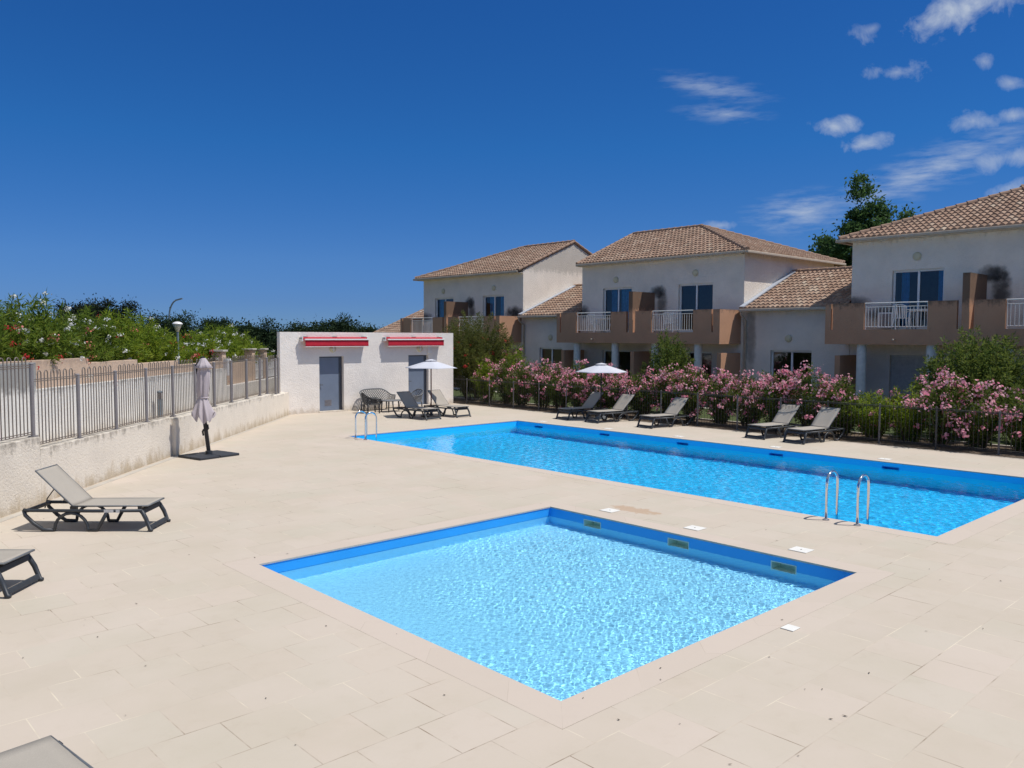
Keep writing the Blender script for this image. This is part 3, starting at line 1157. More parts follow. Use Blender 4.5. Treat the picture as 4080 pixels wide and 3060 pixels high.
struct('path', wbox(MB(), -8, 22, .30, 1.80, -.1, .60), 'path_concrete')
wall = thing('retaining_wall', 'white retaining wall streaked with black mould behind the left railing', 'wall', W(8, 1.8, .6))
wbox(MB(), -8, 4.33, 1.80, 2.02, -.1, 2.42).build('high_section', 'render_white', wall, bevel=.01)
wbox(MB(), 4.33, 16.4, 1.80, 2.02, -.1, 1.83).build('middle_section', 'render_white', wall, bevel=.01)
wbox(MB(), 16.4, 32, 1.80, 2.02, -.1, 1.18).build('low_section', 'render_white', wall, bevel=.01)
tw = thing('garden_wall', 'stepped tan garden wall under the white and red oleanders', 'wall', W(9, 2.1, 1.8))
for s0, s1, zt in ((-8, 7.0, 2.45), (7.0, 9.7, 2.33), (9.7, 12.6, 2.22), (12.6, 16.6, 2.08)):
    wbox(MB(), s0, s1, 2.022, 2.24, 1.0, zt).build('section', 'render_tan_wall', tw, bevel=.01)
wbox(MB(), 17.1, 20.15, 2.022, 2.24, 1.0, 1.97).build('section', 'render_tan_wall', tw, bevel=.01)
struct('terrace', wbox(MB(), -30, 34, 2.24, 45, -.1, 1.12), 'ground')


def pillar(s, o, zt, label):
    t = thing('gate_pillar', label, 'pillar', W(s + .2, o + .2, 1.1), group='tan gate pillars')
    wbox(MB(), s, s + .40, o, o + .40, 1.0, zt - .07).build('shaft', 'render_tan_wall', t, bevel=.01)
    wbox(MB(), s - .06, s + .46, o - .06, o + .46, zt - .07, zt).build('cap', 'stone_cap', t, bevel=.012)


pillar(16.65, 2.03, 2.49, 'tan gate pillar with flat cap beside the white meter box, left of the three')
pillar(20.2, 2.03, 2.49, 'tan gate pillar between the white flowers and the white gate, middle of the three')
pillar(22.0, 2.06, 2.47, 'tan gate pillar standing between the two white gates nearest the pool block')
mbx = thing('meter_box', 'white meter box set in the wall below the tan gate pillar', 'box', W(17.0, 1.9, 1.6))
wbox(MB(), 16.72, 17.1, 1.86, 2.02, 1.55, 2.16).build('box', 'gate_white', mbx, bevel=.01)


def gate(s0, s1, label):
    t = thing('gate', label, 'gate', W((s0 + s1) / 2, 2.15, 1.18), group='white driveway gates')
    b = MB()
    n = int((s1 - s0 - .12) / .12)
    for i in range(n):
        a = s0 + .06 + (s1 - s0 - .12) * i / n
        wbox(b, a + .006, a + (s1 - s0 - .12) / n - .006, 2.13, 2.16, 1.24, 1.92)
    b.build('boards', 'gate_white', t)
    f = MB()
    wbox(f, s0, s0 + .06, 2.11, 2.18, 1.2, 1.96)
    wbox(f, s1 - .06, s1, 2.11, 2.18, 1.2, 1.96)
    for z in (1.2, 1.55, 1.91):
        wbox(f, s0 + .06, s1 - .06, 2.115, 2.175, z, z + .05)
    f.build('gate_frame', 'gate_white', t)


gate(20.62, 21.98, 'white boarded gate between the middle and right gate pillars')
gate(22.45, 25.2, 'white boarded gate between the last gate pillar and the pool block')

bol = thing('bollard_lamp', 'grey bollard lamp with louvred head on the path behind the left railing', 'bollard lamp', W(10.13, 1.6, .6))
x, y, _ = W(10.13, 1.6, 0)
MB().tube([(x, y, .6), (x, y, 1.2)], .065, 16).build('pole', 'lamp_pole', bol, autosmooth=40)
h = MB()
for i in range(5):
    z = 1.2 + i * .036
    h.lathe([(.05, 0), (.05, .018), (.082, .02), (.082, .026), (.05, .036)], (x, y, z), 16)
h.build('louvre', 'post_grey', bol, autosmooth=40)
MB().lathe([(.085, 0), (.085, .02), (.05, .05), (0, .06)], (x, y, 1.38), 16).build('cap', 'lamp_pole', bol, autosmooth=40)

lp = thing('globe_lamp', 'grey lamp post with pale bowl and domed cap behind the left walls', 'lamp post', W(13.4, 2.35, 1.12))
x, y, _ = W(13.4, 2.35, 0)
MB().tube([(x, y, 1.1), (x, y, 3.12)], .038, 12).build('pole', 'lamp_pole', lp, autosmooth=40)
MB().lathe([(.035, 0), (.05, .03), (.10, .15), (.14, .25)], (x, y, 3.12), 24).build('bowl', 'lamp_glass', lp, smooth=True)
MB().lathe([(.165, 0), (.162, .02), (.125, .06), (.06, .085), (0, .09)], (x, y, 3.37), 24).build('dome', 'lamp_white', lp, smooth=True)

sl = thing('street_lamp', 'tall thin street lamp with curved arm far behind the left oleanders', 'street lamp', (37.5, 101.9, 0))
bx, by = 37.5, 101.9
pts = [(bx, by, 0), (bx, by, 5.2)]
rt = Vector((0.7326, -0.6807, 0))
for i in range(1, 9):
    a = i / 8 * R(75)
    pts.append((bx + rt.x * 1.15 * (1 - math.cos(a)), by + rt.y * 1.15 * (1 - math.cos(a)), 5.2 + 2.2 * math.sin(a)))
MB().tube(pts, [.12] * 2 + [.10] * 8, 8).build('pole', 'lamp_pole', sl, smooth=True)
e = pts[-1]
MB().bar((e[0], e[1], e[2]), (e[0] + rt.x * .8, e[1] + rt.y * .8, e[2] + .22), .3, .14).build('lamp_head', 'lamp_pole', sl)

# ------------------------------------------------------------------ roofs
PITCH, COURSE = .215, .36


def roof_slope(b, uvs, O, ud, vd, m, L, ul, ur, sub=8):
    """corrugated clay-tile slope: O eave origin, ud along eave, vd up-slope (plan), m rise/run, L plan run"""
    run3 = math.hypot(1, m)
    nv = max(1, int(round(L * run3 / COURSE)))
    umin = min(ul(0), ul(L))
    umax = max(ur(0), ur(L))
    nu = int(math.ceil((umax - umin) / PITCH * sub)) + 1
    U = umin + np.arange(nu + 1) * PITCH / sub
    rows, vis = [], []
    ud, vd = np.array(ud, float), np.array(vd, float)
    O = np.array(O, float)

    def row(v, lift, scale, flat=False):
        a, c = ul(v), ur(v)
        u = np.clip(U, a, max(a, c))
        ph = np.abs(np.sin(np.pi * u / PITCH))
        prof = 0 * ph if flat else (ph ** .75) * .080 * scale
        z = O[2] + v * m + lift + prof
        return np.stack([O[0] + ud[0] * u + vd[0] * v, O[1] + ud[1] * u + vd[1] * v, z], -1), u
    data = []
    p, u = row(0, -.015, 1, True)
    data.append((p, u, 0.02))
    for k_ in range(nv):
        v0, v1 = L * k_ / nv, L * (k_ + 1) / nv
        p, u = row(v0, .036, 1.0)
        data.append((p, u, k_ + .03))
        p, u = row(v1, .0, .80)
        data.append((p, u, k_ + .97))
    base = len(b.v)
    r, c = len(data), len(U)
    P = np.stack([d[0] for d in data])
    b.grid(P)
    for d in data:
        uvs += [(uu / PITCH + 200.0, d[2]) for uu in d[1]]
    # drop collapsed faces outside the slope outline
    keep = []
    nb = (r - 1) * (c - 1)
    for f in b.f[-nb:]:
        x = [b.v[i] for i in f]
        if (abs(x[0][0] - x[1][0]) + abs(x[0][1] - x[1][1]) > 1e-6) or (abs(x[2][0] - x[3][0]) + abs(x[2][1] - x[3][1]) > 1e-6):
            keep.append(f)
    b.f[-nb:] = keep


def cap_line(p, q, r=.105, seg=.40):
    """row of half round ridge tiles from p to q, each lapping the next"""
    p, q = Vector(p), Vector(q)
    n = max(1, int((q - p).length / seg))
    pts, rad = [], []
    for i in range(n):
        a, c = p.lerp(q, i / n), p.lerp(q, (i + .97) / n)
        pts += [a, c]
        rad += [r * 1.12, r * .84]
    pts.append(q)
    rad.append(r * .84)
    return MB().tube(pts, rad, 10)


def sheet(parent, name, pts, mat, th=.03):
    """thin board under a roof slope"""
    return MB().prism(pts, (0, 0, -th)).build(name, mat, parent)


def window(parent, y0, y1, z0, z1, xf, curtain=None, shutter=None, depth=.13):
    fr = MB()
    w = .075
    x0, x1 = xf + depth, xf + depth + .06
    fr.box((x0, y0, z0), (x1, y0 + w, z1)).box((x0, y1 - w, z0), (x1, y1, z1)).box((x0, y0 + w, z0), (x1, y1 - w, z0 + w)).box((x0, y0 + w, z1 - w), (x1, y1 - w, z1))
    ym = (y0 + y1) / 2
    fr.box((x0 - .012, ym - .04, z0 + w), (x1 - .004, ym + .04, z1 - w))
    f = fr.build('window', 'pvc_white', parent)
    for a, c in ((y0 + w, ym - .04), (ym + .04, y1 - w)):
        pn = MB()
        pn.add([(x0 + .028, a, z0 + w), (x0 + .028, a, z1 - w), (x0 + .028, c, z1 - w), (x0 + .028, c, z0 + w)], [(0, 1, 2, 3)])
        pn.build('pane', 'glass', f)
    for a, c in (curtain or ()):
        n = 40
        P = np.zeros((2, n, 3))
        for j in range(2):
            for i in range(n):
                u = i / (n - 1)
                P[j, i] = (x1 + .14 + .035 * math.sin(u * 34), a + (c - a) * u, z0 + .03 if j == 0 else z1 - .05)
        MB().grid(P).build('curtain', 'curtain_blue', f, smooth=True)
    if shutter:
        s = MB()
        n = int((z1 - shutter) / .05)
        for i in range(n):
            z = z1 - .05 * (i + 1)
            s.box((x0 - .035, y0 + .005, z + .004), (x0 - .02, y1 - .005, z + .05))
        s.build('roller_shutter', 'shutter_grey', f)
    return f


XF, XB, XE, XRG, XBK = 31.4, 29.75, 31.0, 35.5, 39.6
SL = .42


def house(name, label, Yr, Yl, dz, left, right, rl, curtains, balc_label):
    """two-storey unit; left/right = 'gable' or 'hip' (hip run plan length 5.3)"""
    t = thing(name, label, 'house', (XF, (Yr + Yl) / 2, 0))
    ze = 6.68 + dz
    zw = 6.80 + dz
    # openings relative to the right-hand wall
    ups = [(Yr + 1.57, Yr + 3.41, 3.25 + dz, 5.43 + dz), (Yr + 6.15, Yr + 7.98, 3.25 + dz, 5.43 + dz)]
    lows = [(Yr + 1.57, Yr + 3.41, .22, 2.36), (Yr + 6.15, Yr + 7.98, .22, 2.36)]
    rects = ups + lows
    m = cells(MB(), cuts(Yr, Yl, *[v for r in rects for v in r[:2]]), cuts(-.1, zw, *[v for r in rects for v in r[2:]]), holes(rects), lambda u, v, w: (XF + w, u, v), .2)
    for yy, kind, s in ((Yr, right, 1), (Yl - .2, left, 1)):
        poly = [(XF + .2, yy, -.1), (XBK, yy, -.1), (XBK, yy, zw)]
        if kind == 'gable':
            poly += [(XRG, yy, ze + SL * (XRG - XE) + .02), (XF + .2, yy, zw + .06)]
        else:
            poly += [(XF + .2, yy, zw)]
        m.prism(poly, (0, .2, 0))
    m.box((XBK - .2, Yr + .2, -.1), (XBK, Yl - .2, zw - .01))
    m.build('wall', 'render_house', t)
    # floors and inner partition keep the rooms dark
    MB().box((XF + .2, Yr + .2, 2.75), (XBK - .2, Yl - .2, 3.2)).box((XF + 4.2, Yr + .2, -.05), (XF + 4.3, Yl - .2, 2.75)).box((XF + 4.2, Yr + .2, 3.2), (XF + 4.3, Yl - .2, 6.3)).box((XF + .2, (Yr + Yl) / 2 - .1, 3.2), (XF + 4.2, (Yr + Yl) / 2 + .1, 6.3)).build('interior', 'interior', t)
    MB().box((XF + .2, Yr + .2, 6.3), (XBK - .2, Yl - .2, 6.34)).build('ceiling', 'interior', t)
    for (a, c, z0, z1), cu in zip(ups, curtains):
        window(t, a, c, z0, z1, XF, [(a + (c - a) * p, a + (c - a) * q) for p, q in cu])
    for i, (a, c, z0, z1) in enumerate(lows):
        window(t, a, c, z0, z1, XF, shutter=(.75 if (name == 'terraced_house' and i == 1 and Yr < 10) else None))
    # roof
    HR = 5.3
    oh = .35
    y_r = Yr - (oh if right == 'hip' else .02)
    y_l = Yl + (oh if left == 'hip' else .02)
    Lr = XRG - XE
    f_r = (HR / Lr) if right == 'hip' else 0
    f_l = (HR / Lr) if left == 'hip' else 0
    b, uvs = MB(), []
    roof_slope(b, uvs, (XE, 0, ze), (0, 1, 0), (1, 0, 0), SL, Lr, lambda v: y_r + v * f_r, lambda v: y_l - v * f_l)
    roof_slope(b, uvs, (XRG + Lr, 0, ze), (0, 1, 0), (-1, 0, 0), SL, Lr, lambda v: y_r + v * f_r, lambda v: y_l - v * f_l, 4)
    zr = ze + SL * Lr
    if right == 'hip':
        roof_slope(b, uvs, (0, y_r, ze), (1, 0, 0), (0, 1, 0), SL * Lr / HR, HR, lambda v: XE + v * Lr / HR, lambda v: 2 * XRG - XE - v * Lr / HR)
    if left == 'hip':
        roof_slope(b, uvs, (0, y_l, ze), (1, 0, 0), (0, -1, 0), SL * Lr / HR, HR, lambda v: XE + v * Lr / HR, lambda v: 2 * XRG - XE - v * Lr / HR, 5)
    ro = b.build('roof', 'tiles', t, uv=uvs)
    ya, yb = y_r + (HR if right == 'hip' else 0), y_l - (HR if left == 'hip' else 0)
    zc = zr + .06
    cl = [((XRG, ya, zc), (XRG, yb, zc))]
    if right == 'hip':
        cl += [((XE, y_r, ze + .05), (XRG, ya, zc)), ((2 * XRG - XE, y_r, ze + .05), (XRG, ya, zc))]
    if left == 'hip':
        cl += [((XE, y_l, ze + .05), (XRG, yb, zc)), ((2 * XRG - XE, y_l, ze + .05), (XRG, yb, zc))]
    for p, q in cl:
        o = cap_line(p, q).build('ridge_tiles', 'tiles', ro, uv=None, smooth=False)
    for kind, yy in ((right, y_r), (left, y_l)):
        if kind == 'gable':
            for p, q in (((XE, yy, ze + .05), (XRG, yy, zc)), ((2 * XRG - XE, yy, ze + .05), (XRG, yy, zc))):
                cap_line(p, q, .075).build('verge_tiles', 'tiles', ro)
    # boards under the slopes, fascia and gutter
    d = .045
    sheet(ro, 'eave_board', [(XE, y_r, ze - d), (XE, y_l, ze - d), (XRG, yb, zr - d), (XRG, ya, zr - d)], 'wood_eave')
    sheet(ro, 'eave_board', [(2 * XRG - XE, y_l, ze - d), (2 * XRG - XE, y_r, ze - d), (XRG, ya, zr - d), (XRG, yb, zr - d)], 'wood_eave')
    if right == 'hip':
        sheet(ro, 'eave_board', [(2 * XRG - XE, y_r, ze - d), (XE, y_r, ze - d), (XRG, ya, zr - d)], 'wood_eave')
    if left == 'hip':
        sheet(ro, 'eave_board', [(XE, y_l, ze - d), (2 * XRG - XE, y_l, ze - d), (XRG, yb, zr - d)], 'wood_eave')
    g = MB().box((XE - .11, y_r, ze - .10), (XE + .0, y_l, ze + .015))
    if right == 'hip':
        g.box((XE - .11, y_r - .11, ze - .10), (2 * XRG - XE, y_r - .0, ze + .015))
    if left == 'hip':
        g.box((XE - .11, y_l, ze - .10), (2 * XRG - XE, y_l + .11, ze + .015))
    g.build('gutter', 'gutter_beige', t, bevel=.025)
    MB().box((XE + .03, Yr + .0, ze - .11), (XF - .002, Yl, ze - .085)).build('soffit', 'render_house', t)
    # balcony
    b0, b1 = Yr + .12, Yl + .22
    zf, zs, zt = 3.22 + dz, 2.72 + dz * .5, 4.19 + dz
    bal = MB().box((XB + .14, b0 + .14, zf - .2), (XF - .002, b1 - .14, zf)).build('balcony', 'slab_floor', t)
    rels = rl
    pieces, rails = [], []
    R1, R2 = (Yr + 1.45, Yr + 3.67), (Yr + 6.07, Yr + 8.27)
    pc = Yr + 4.87
    g_ = .075
    pieces = [(b0, b0 + .33), (b0 + .33 + g_, R1[0]), (R1[1], pc - .19 - g_), (pc + .19 + g_, R2[0]), (R2[1], b1 - .22 - g_), (b1 - .22, b1)]
    pm = MB()
    pm.box((XB, b0, zs), (XB + .14, b1, zf))
    for a, c in pieces:
        pm.box((XB, a, zf), (XB + .14, c, zt))
    for yy in (b0, b1 - .14):
        pm.box((XB + .14, yy, zs), (XF - .002, yy + .14, zt - .003))
    pm.box((XB + .14, b0 + .14, zs + .02), (XF - .002, b1 - .14, zf - .2))
    pm.build('parapet', 'concrete_tan', bal)
    MB().box((XB, pc - .115, zf), (XF - .002, pc + .115, 5.1 + dz)).build('partition', 'concrete_tan', bal)
    for a, c in (R1, R2):
        q = MB()
        xr = XB + .07
        q.tube([(xr, a, zt - .02), (xr, c, zt - .02)], .022, 8).tube([(xr, a, zf + .10), (xr, c, zf + .10)], .013, 6).tube([(xr, a, zt - .16), (xr, c, zt - .16)], .013, 6)
        n = 18
        for i in range(1, n):
            y = a + (c - a) * i / n
            q.tube([(xr, y, zf + .10), (xr, y, zt - .16)], .0115, 5, cap=False)
        for y in (a + .025, (a + c) / 2, c - .025):
            q.tube([(xr, y, zf), (xr, y, zt - .02)], .018, 8)
        q.build('railing', 'rail_white', bal, autosmooth=40)
    MB().tube([(XB + .05, R2[0] + 1.1, zs + .19), (XB - .16, R2[0] + 1.1, zs + .17)], .03, 8).build('drain_spout', 'gutter_beige', bal, autosmooth=40)
    for rr in (1.35, 3.65, 6.0, 8.45):
        MB().tube([(XB + .28, Yr + rr, -.1), (XB + .28, Yr + rr, zs + .02)], .17, 24).build('column', 'column_white', t, autosmooth=40)
    for rr in (.22, 4.87, 9.3):
        if Yr + rr < Yl:
            MB().box((XB + .14, Yr + rr - .1, -.1), (XF - .002, Yr + rr + .1, 2.34)).build('privacy_wall', 'concrete_tan', t)
    return t


house('terraced_house', 'leftmost two-storey house, with sunlit gable wall, partly behind the bottlebrush shrub', 32.9, 42.05, -.05, 'hip', 'gable', None, [[(.60, .86), (.02, .36)], [(.55, .95)]], '')
house('terraced_house', 'middle two-storey house with its right roof end hipped, behind the white parasol by the hedge', 19.12, 28.5, 0.0, 'gable', 'hip', None, [[], [(.63, .84), (.1, .5)]], '')
house('terraced_house', 'right two-storey house cut by the frame edge, nearest house to the camera', 4.9, 14.42, .085, 'hip', 'hip', None, [[(.1, .5)], [(.02, .17), (.72, .88)]], '')


def wing(label, Yr, Yl, ze, win, gable_left=False, curtain=()):
    t = thing('low_wing', label, 'house wing', (XF, (Yr + Yl) / 2, 0))
    rects = [win] if win else []
    zw = ze + .08
    m = cells(MB(), cuts(Yr, Yl, *[v for r in rects for v in r[:2]]), cuts(-.1, zw, *[v for r in rects for v in r[2:]]), holes(rects), lambda u, v, w: (XF + w, u, v), .2)
    if gable_left:
        m.prism([(XF + .2, Yl - .2, -.1), (XBK, Yl - .2, -.1), (XBK, Yl - .2, zw), (XRG, Yl - .2, ze + SL * (XRG - XE)), (XF + .2, Yl - .2, zw + .05)], (0, .2, 0))
    MB().box((XBK - .2, Yr, -.1), (XBK, Yl - (.2 if gable_left else 0), zw - .01)).build('rear_wall', 'render_wing', t)
    m.build('wall', 'render_wing', t)
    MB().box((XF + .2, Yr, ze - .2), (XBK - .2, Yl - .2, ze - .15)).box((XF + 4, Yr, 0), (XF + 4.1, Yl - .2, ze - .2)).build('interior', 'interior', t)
    if win:
        window(t, *win, XF, curtain)
    b, uvs = MB(), []
    yl = Yl + (.1 if gable_left else 0)
    roof_slope(b, uvs, (XE, 0, ze), (0, 1, 0), (1, 0, 0), SL * .95, XRG - XE, lambda v: Yr + .01, lambda v: yl)
    roof_slope(b, uvs, (2 * XRG - XE, 0, ze), (0, 1, 0), (-1, 0, 0), SL * .95, XRG - XE, lambda v: Yr + .01, lambda v: yl, 4)
    ro = b.build('roof', 'tiles', t, uv=uvs)
    zr = ze + SL * .95 * (XRG - XE)
    cap_line((XRG, Yr + .02, zr + .06), (XRG, yl, zr + .06)).build('ridge_tiles', 'tiles', ro)
    if gable_left:
        cap_line((XE, yl, ze + .05), (XRG, yl, zr + .06), .075).build('verge_tiles', 'tiles', ro)
    d = .045
    sheet(ro, 'eave_board', [(XE, Yr, ze - d), (XE, yl, ze - d), (XRG, yl, zr - d), (XRG, Yr, zr - d)], 'wood_eave')
    sheet(ro, 'eave_board', [(2 * XRG - XE, yl, ze - d), (2 * XRG - XE, Yr, ze - d), (XRG, Yr, zr - d), (XRG, yl, zr - d)], 'wood_eave')
    MB().box((XE - .11, Yr + .03, ze - .10), (XE, yl - .03, ze + .015)).build('gutter', 'gutter_beige', t, bevel=.025)
    yp = Yl - .12
    if not gable_left:
        MB().tube([(XE - .05, yp, ze - .08), (XE - .05, yp, ze - .22), (XF - .06, yp, ze - .5), (XF - .06, yp, -.05)], .05, 10).build('downpipe', 'gutter_beige', t, autosmooth=50)
        # lead flashing against the taller house's side wall
        MB().bar((XE, Yl - .11, ze + .10), (XRG, Yl - .11, zr + .10), .22, .05).build('flashing', 'flashing', ro)
    return t


wing('single storey tiled wing between the middle and the left two-storey houses', 28.52, 32.88, 4.13, (29.9, 31.6, .25, 2.42))
wing('single storey tiled wing with wide window between the middle and the right houses', 14.44, 19.1, 4.2, (15.98, 17.82, .25, 2.47))
wing('lower tiled wing at the far left end, roof showing over the pool block', 42.1, 47.5, 3.07, None, True)

LG = 'round lamps on the house fronts'
for y, z, lab in ((40.0, 5.80, 'round cream lamp on the left house front, above its left balcony door'),
                  (35.32, 5.80, 'round cream lamp on the left house front, above its right balcony door'),
                  (26.25, 5.83, 'round cream lamp on the middle house front, above its left balcony door'),
                  (21.6, 5.91, 'round cream lamp on the middle house front, above its right balcony door'),
                  (12.0, 5.99, 'round cream lamp on the right house front, above its balcony door'),
                  (17.0, 2.97, 'round cream lamp on the right wing wall, above its wide window'),
                  (30.75, 2.97, 'round cream lamp on the left wing wall, above its window')):
    round_lamp(XF, y, z, (-1, 0, 0), .165, lab, LG)

# ------------------------------------------------------------------ sun loungers
def lounger(loc, rotz, label, group, flat=False):
    t = thing('sun_lounger', label, 'sun lounger', loc, rotz, group)
    K = dict(world=False)
    r = .026
    for s in (-1, 1):
        y = s * .325
        rail = MB().tube([(.15, y, .325), (.9, y, .318), (1.9, y, .325), (1.955, y, .335)], r, 8).build('side_rail', 'plastic_dark', t, smooth=True, **K)
        lg = MB().tube([(1.955, y, .335), (1.93, y, .25), (1.80, y, .12), (1.66, y, .025), (1.50, y, .022)], [r, .030, .030, .030, .026], 8)
        pts = [(1.50, y, .022)]
        for i in range(0, 11):
            a = math.pi * i / 10
            pts.append((1.235 + .255 * math.cos(a), y, .03 + .255 * math.sin(a)))
        pts.append((.975, y, .02))
        lg.tube(pts, .025, 8)
        lg.tube([(.975, y, .022), (.84, y, .022), (.76, y, .17), (.68, y, .31)], [.025, .029, .029, .03], 8)
        lg.build('rear_leg', 'plastic_dark', t, smooth=True, **K)
        MB().tube([(.20, s * .30, .33), (.15, s * .315, .30), (.09, s * .325, .19), (.03, s * .33, .022), (-.005, s * .33, .02)], [.03, .033, .032, .032, .026], 8).build('front_leg', 'plastic_dark', t, smooth=True, **K)
    MB().hexa([(.01, -.31, .035), (.045, -.31, .035), (.045, .31, .035), (.01, .31, .035), (.03, -.31, .095), (.065, -.31, .095), (.065, .31, .095), (.03, .31, .095)]).build('foot_bar', 'plastic_dark', t, bevel=.01, **K)
    MB().hexa([(.12, -.31, .27), (.19, -.31, .27), (.19, .31, .27), (.12, .31, .27), (.14, -.31, .345), (.22, -.31, .345), (.22, .31, .345), (.14, .31, .345)]).build('top_bar', 'plastic_dark', t, bevel=.012, **K)
    MB().box((1.88, -.31, .29), (1.94, .31, .345)).build('head_bar', 'plastic_dark', t, bevel=.012, **K)
    # sling seat and raised back
    n, mcols = 14, 7
    P = np.zeros((n, mcols, 3))
    for i in range(n):
        u = i / (n - 1)
        for j in range(mcols):
            v = j / (mcols - 1) * 2 - 1
            P[i, j] = (.08 + 1.14 * u, v * .295, .388 - .018 * (1 - v * v) * math.sin(math.pi * u) ** .5 + .012 * (1 - u) ** 4)
    se = MB().grid(P).build('seat', 'fabric_taupe', t, smooth=True, **K)
    hx, hz, tx, tz = (1.22, .388, 1.98, .43) if flat else (1.22, .388, 1.77, .93)
    P = np.zeros((n, mcols, 3))
    for i in range(n):
        u = i / (n - 1)
        for j in range(mcols):
            v = j / (mcols - 1) * 2 - 1
            sag = .022 * (1 - v * v) * math.sin(math.pi * u) ** .5
            P[i, j] = (hx + (tx - hx) * u + sag * .7, v * .295, hz + (tz - hz) * u - sag * .7)
    bk = MB().grid(P).build('backrest', 'fabric_taupe', t, smooth=True, **K)
    for o in (se, bk):
        md = o.modifiers.new('thick', 'SOLIDIFY')
        md.thickness = .008
    fr = MB()
    for s in (-1, 1):
        fr.tube([(.07, s * .30, .392), (1.22, s * .30, .385)], .012, 8).tube([(1.22, s * .30, .385), (tx, s * .30, tz)], .012, 8)
    fr.tube([(tx, -.30, tz), (tx, .30, tz)], .013, 8).tube([(.075, -.30, .392), (.075, .30, .392)], .014, 8)
    fr.build('sling_frame', 'plastic_grey', t, smooth=True, **K)
    su = MB()
    for s in (-1, 1):
        if not flat:
            su.tube([(1.50, s * .27, .66), (1.62, s * .27, .50), (1.66, s * .27, .35)], .009, 6)
        su.box((.16, s * .30 - .02, .34), (.22, s * .30 + .02, .392)).box((1.15, s * .30 - .025, .33), (1.25, s * .30 + .025, .388))
    su.build('back_support', 'plastic_black', t, **K)
    return t


LGRP = 'taupe and grey sun loungers round the pools'
lo = lounger((4.62, 13.07, 0), R(137.7), 'complete grey sun lounger beside the low left wall in the left foreground', LGRP)
for x, y, a, lab in (
        (2.28, 10.87, 137.7, 'sun lounger cut by the left edge, only its foot end in frame'),
        (17.93, 23.42, 93, 'sun lounger in front of the black garden chairs and right block door'),
        (19.34, 23.42, 92, 'sun lounger near the right end of the pool block, right of the parasol pole'),
        (21.46, 20.44, -7, 'leftmost hedge lounger, its sling shaded by the parasol beside it'),
        (21.47, 19.02, -8, 'hedge lounger in the sun just right of the parasol pole'),
        (21.55, 16.76, -8, 'single lounger in the middle of the hedge row, with none close beside it'),
        (21.70, 12.78, -7, 'left lounger of the right pair in front of the hedge'),
        (21.58, 11.48, -8, 'rightmost lounger in front of the hedge')):
    dup(lo, (x, y, 0), R(a), lab, LGRP)
lounger((1.022, 5.86, 0), R(-82.4), 'sun lounger in the bottom left corner, only its taupe sling corner showing', LGRP, True)
for a, c in ((.575, .72), (.48, .54)):
    MB().box((a, .3515, .298), (c, .3535, .345)).build('sticker', 'label_white', lo, world=False)


# ------------------------------------------------------------------ parasols
def parasol(x, y, r, zr, za, pole, base, label, rot=0.0):
    t = thing('parasol', label, 'parasol', (x, y, 0))
    n, sub = 6, 6
    b = MB()
    rings = 9
    P = np.zeros((rings, n * sub + 1, 3))
    for i in range(rings):
        q = .14 + .86 * i / (rings - 1)
        for k_ in range(n * sub + 1):
            a = rot + 2 * math.pi * k_ / (n * sub)
            f = (k_ % sub) / sub
            chord = math.cos(math.pi / n) / math.cos((f - .5) * 2 * math.pi / n)
            rr = r * q * chord
            edge = 4 * f * (1 - f)
            zz = za - (za - zr) * (q ** 1.12) - .02 * edge * q * 0 + .012 * edge * (q - .5)
            P[i, k_] = (x + rr * math.cos(a), y + rr * math.sin(a), zz)
    c = b.grid(P).build('canopy', 'canopy_white', t, autosmooth=25)
    md = c.modifiers.new('thick', 'SOLIDIFY')
    md.thickness = .003
    P = np.zeros((4, n * sub + 1, 3))
    for i in range(4):
        q = (.0, .09, .17, .235)[i]
        for k_ in range(n * sub + 1):
            a = rot + 2 * math.pi * k_ / (n * sub)
            f = (k_ % sub) / sub
            chord = math.cos(math.pi / n) / math.cos((f - .5) * 2 * math.pi / n)
            P[i, k_] = (x + r * q * chord * math.cos(a), y + r * q * chord * math.sin(a), za + .045 - (za - zr) * q * .8)
    MB().grid(P).build('vent_cap', 'canopy_white', c, autosmooth=25)
    rb = MB()
    for k_ in range(n):
        a = rot + 2 * math.pi * k_ / n
        rb.tube([(x, y, za - .03), (x + r * .98 * math.cos(a), y + r * .98 * math.sin(a), zr - .012)], .006, 5)
        rb.tube([(x, y, zr - .02), (x + r * .5 * math.cos(a), y + r * .5 * math.sin(a), (za + zr) / 2 - .02)], .005, 5)
    rb.build('ribs', 'plastic_black', t)
    MB().tube([(x, y, .03), (x, y, za + .06)], .023, 10).build('pole', pole, t, smooth=True)
    bm_ = MB()
    if base == 'cross':
        bm_.box((x - .28, y - .28, .0), (x + .28, y + .28, .055)).lathe([(.08, .05), (.06, .09), (.03, .28), (.024, .28)], (x, y, 0), 14)
        bm_.build('base', 'plastic_black', t, bevel=.01)
    else:
        bm_.lathe([(.24, 0), (.24, .03), (.20, .10), (.06, .14), (.03, .32), (.022, .32)], (x, y, 0), 24)
        bm_.build('base', 'plastic_grey', t, autosmooth=40)
    return t


parasol(18.55, 24.40, 1.02, 1.83, 2.12, 'pole_red', 'cross', 'open white parasol on a dark red pole in front of the right block door', R(5))
parasol(22.72, 19.65, .97, 1.72, 2.02, 'pole_black', 'dome', 'open white parasol between two loungers in front of the pink hedge', R(17))

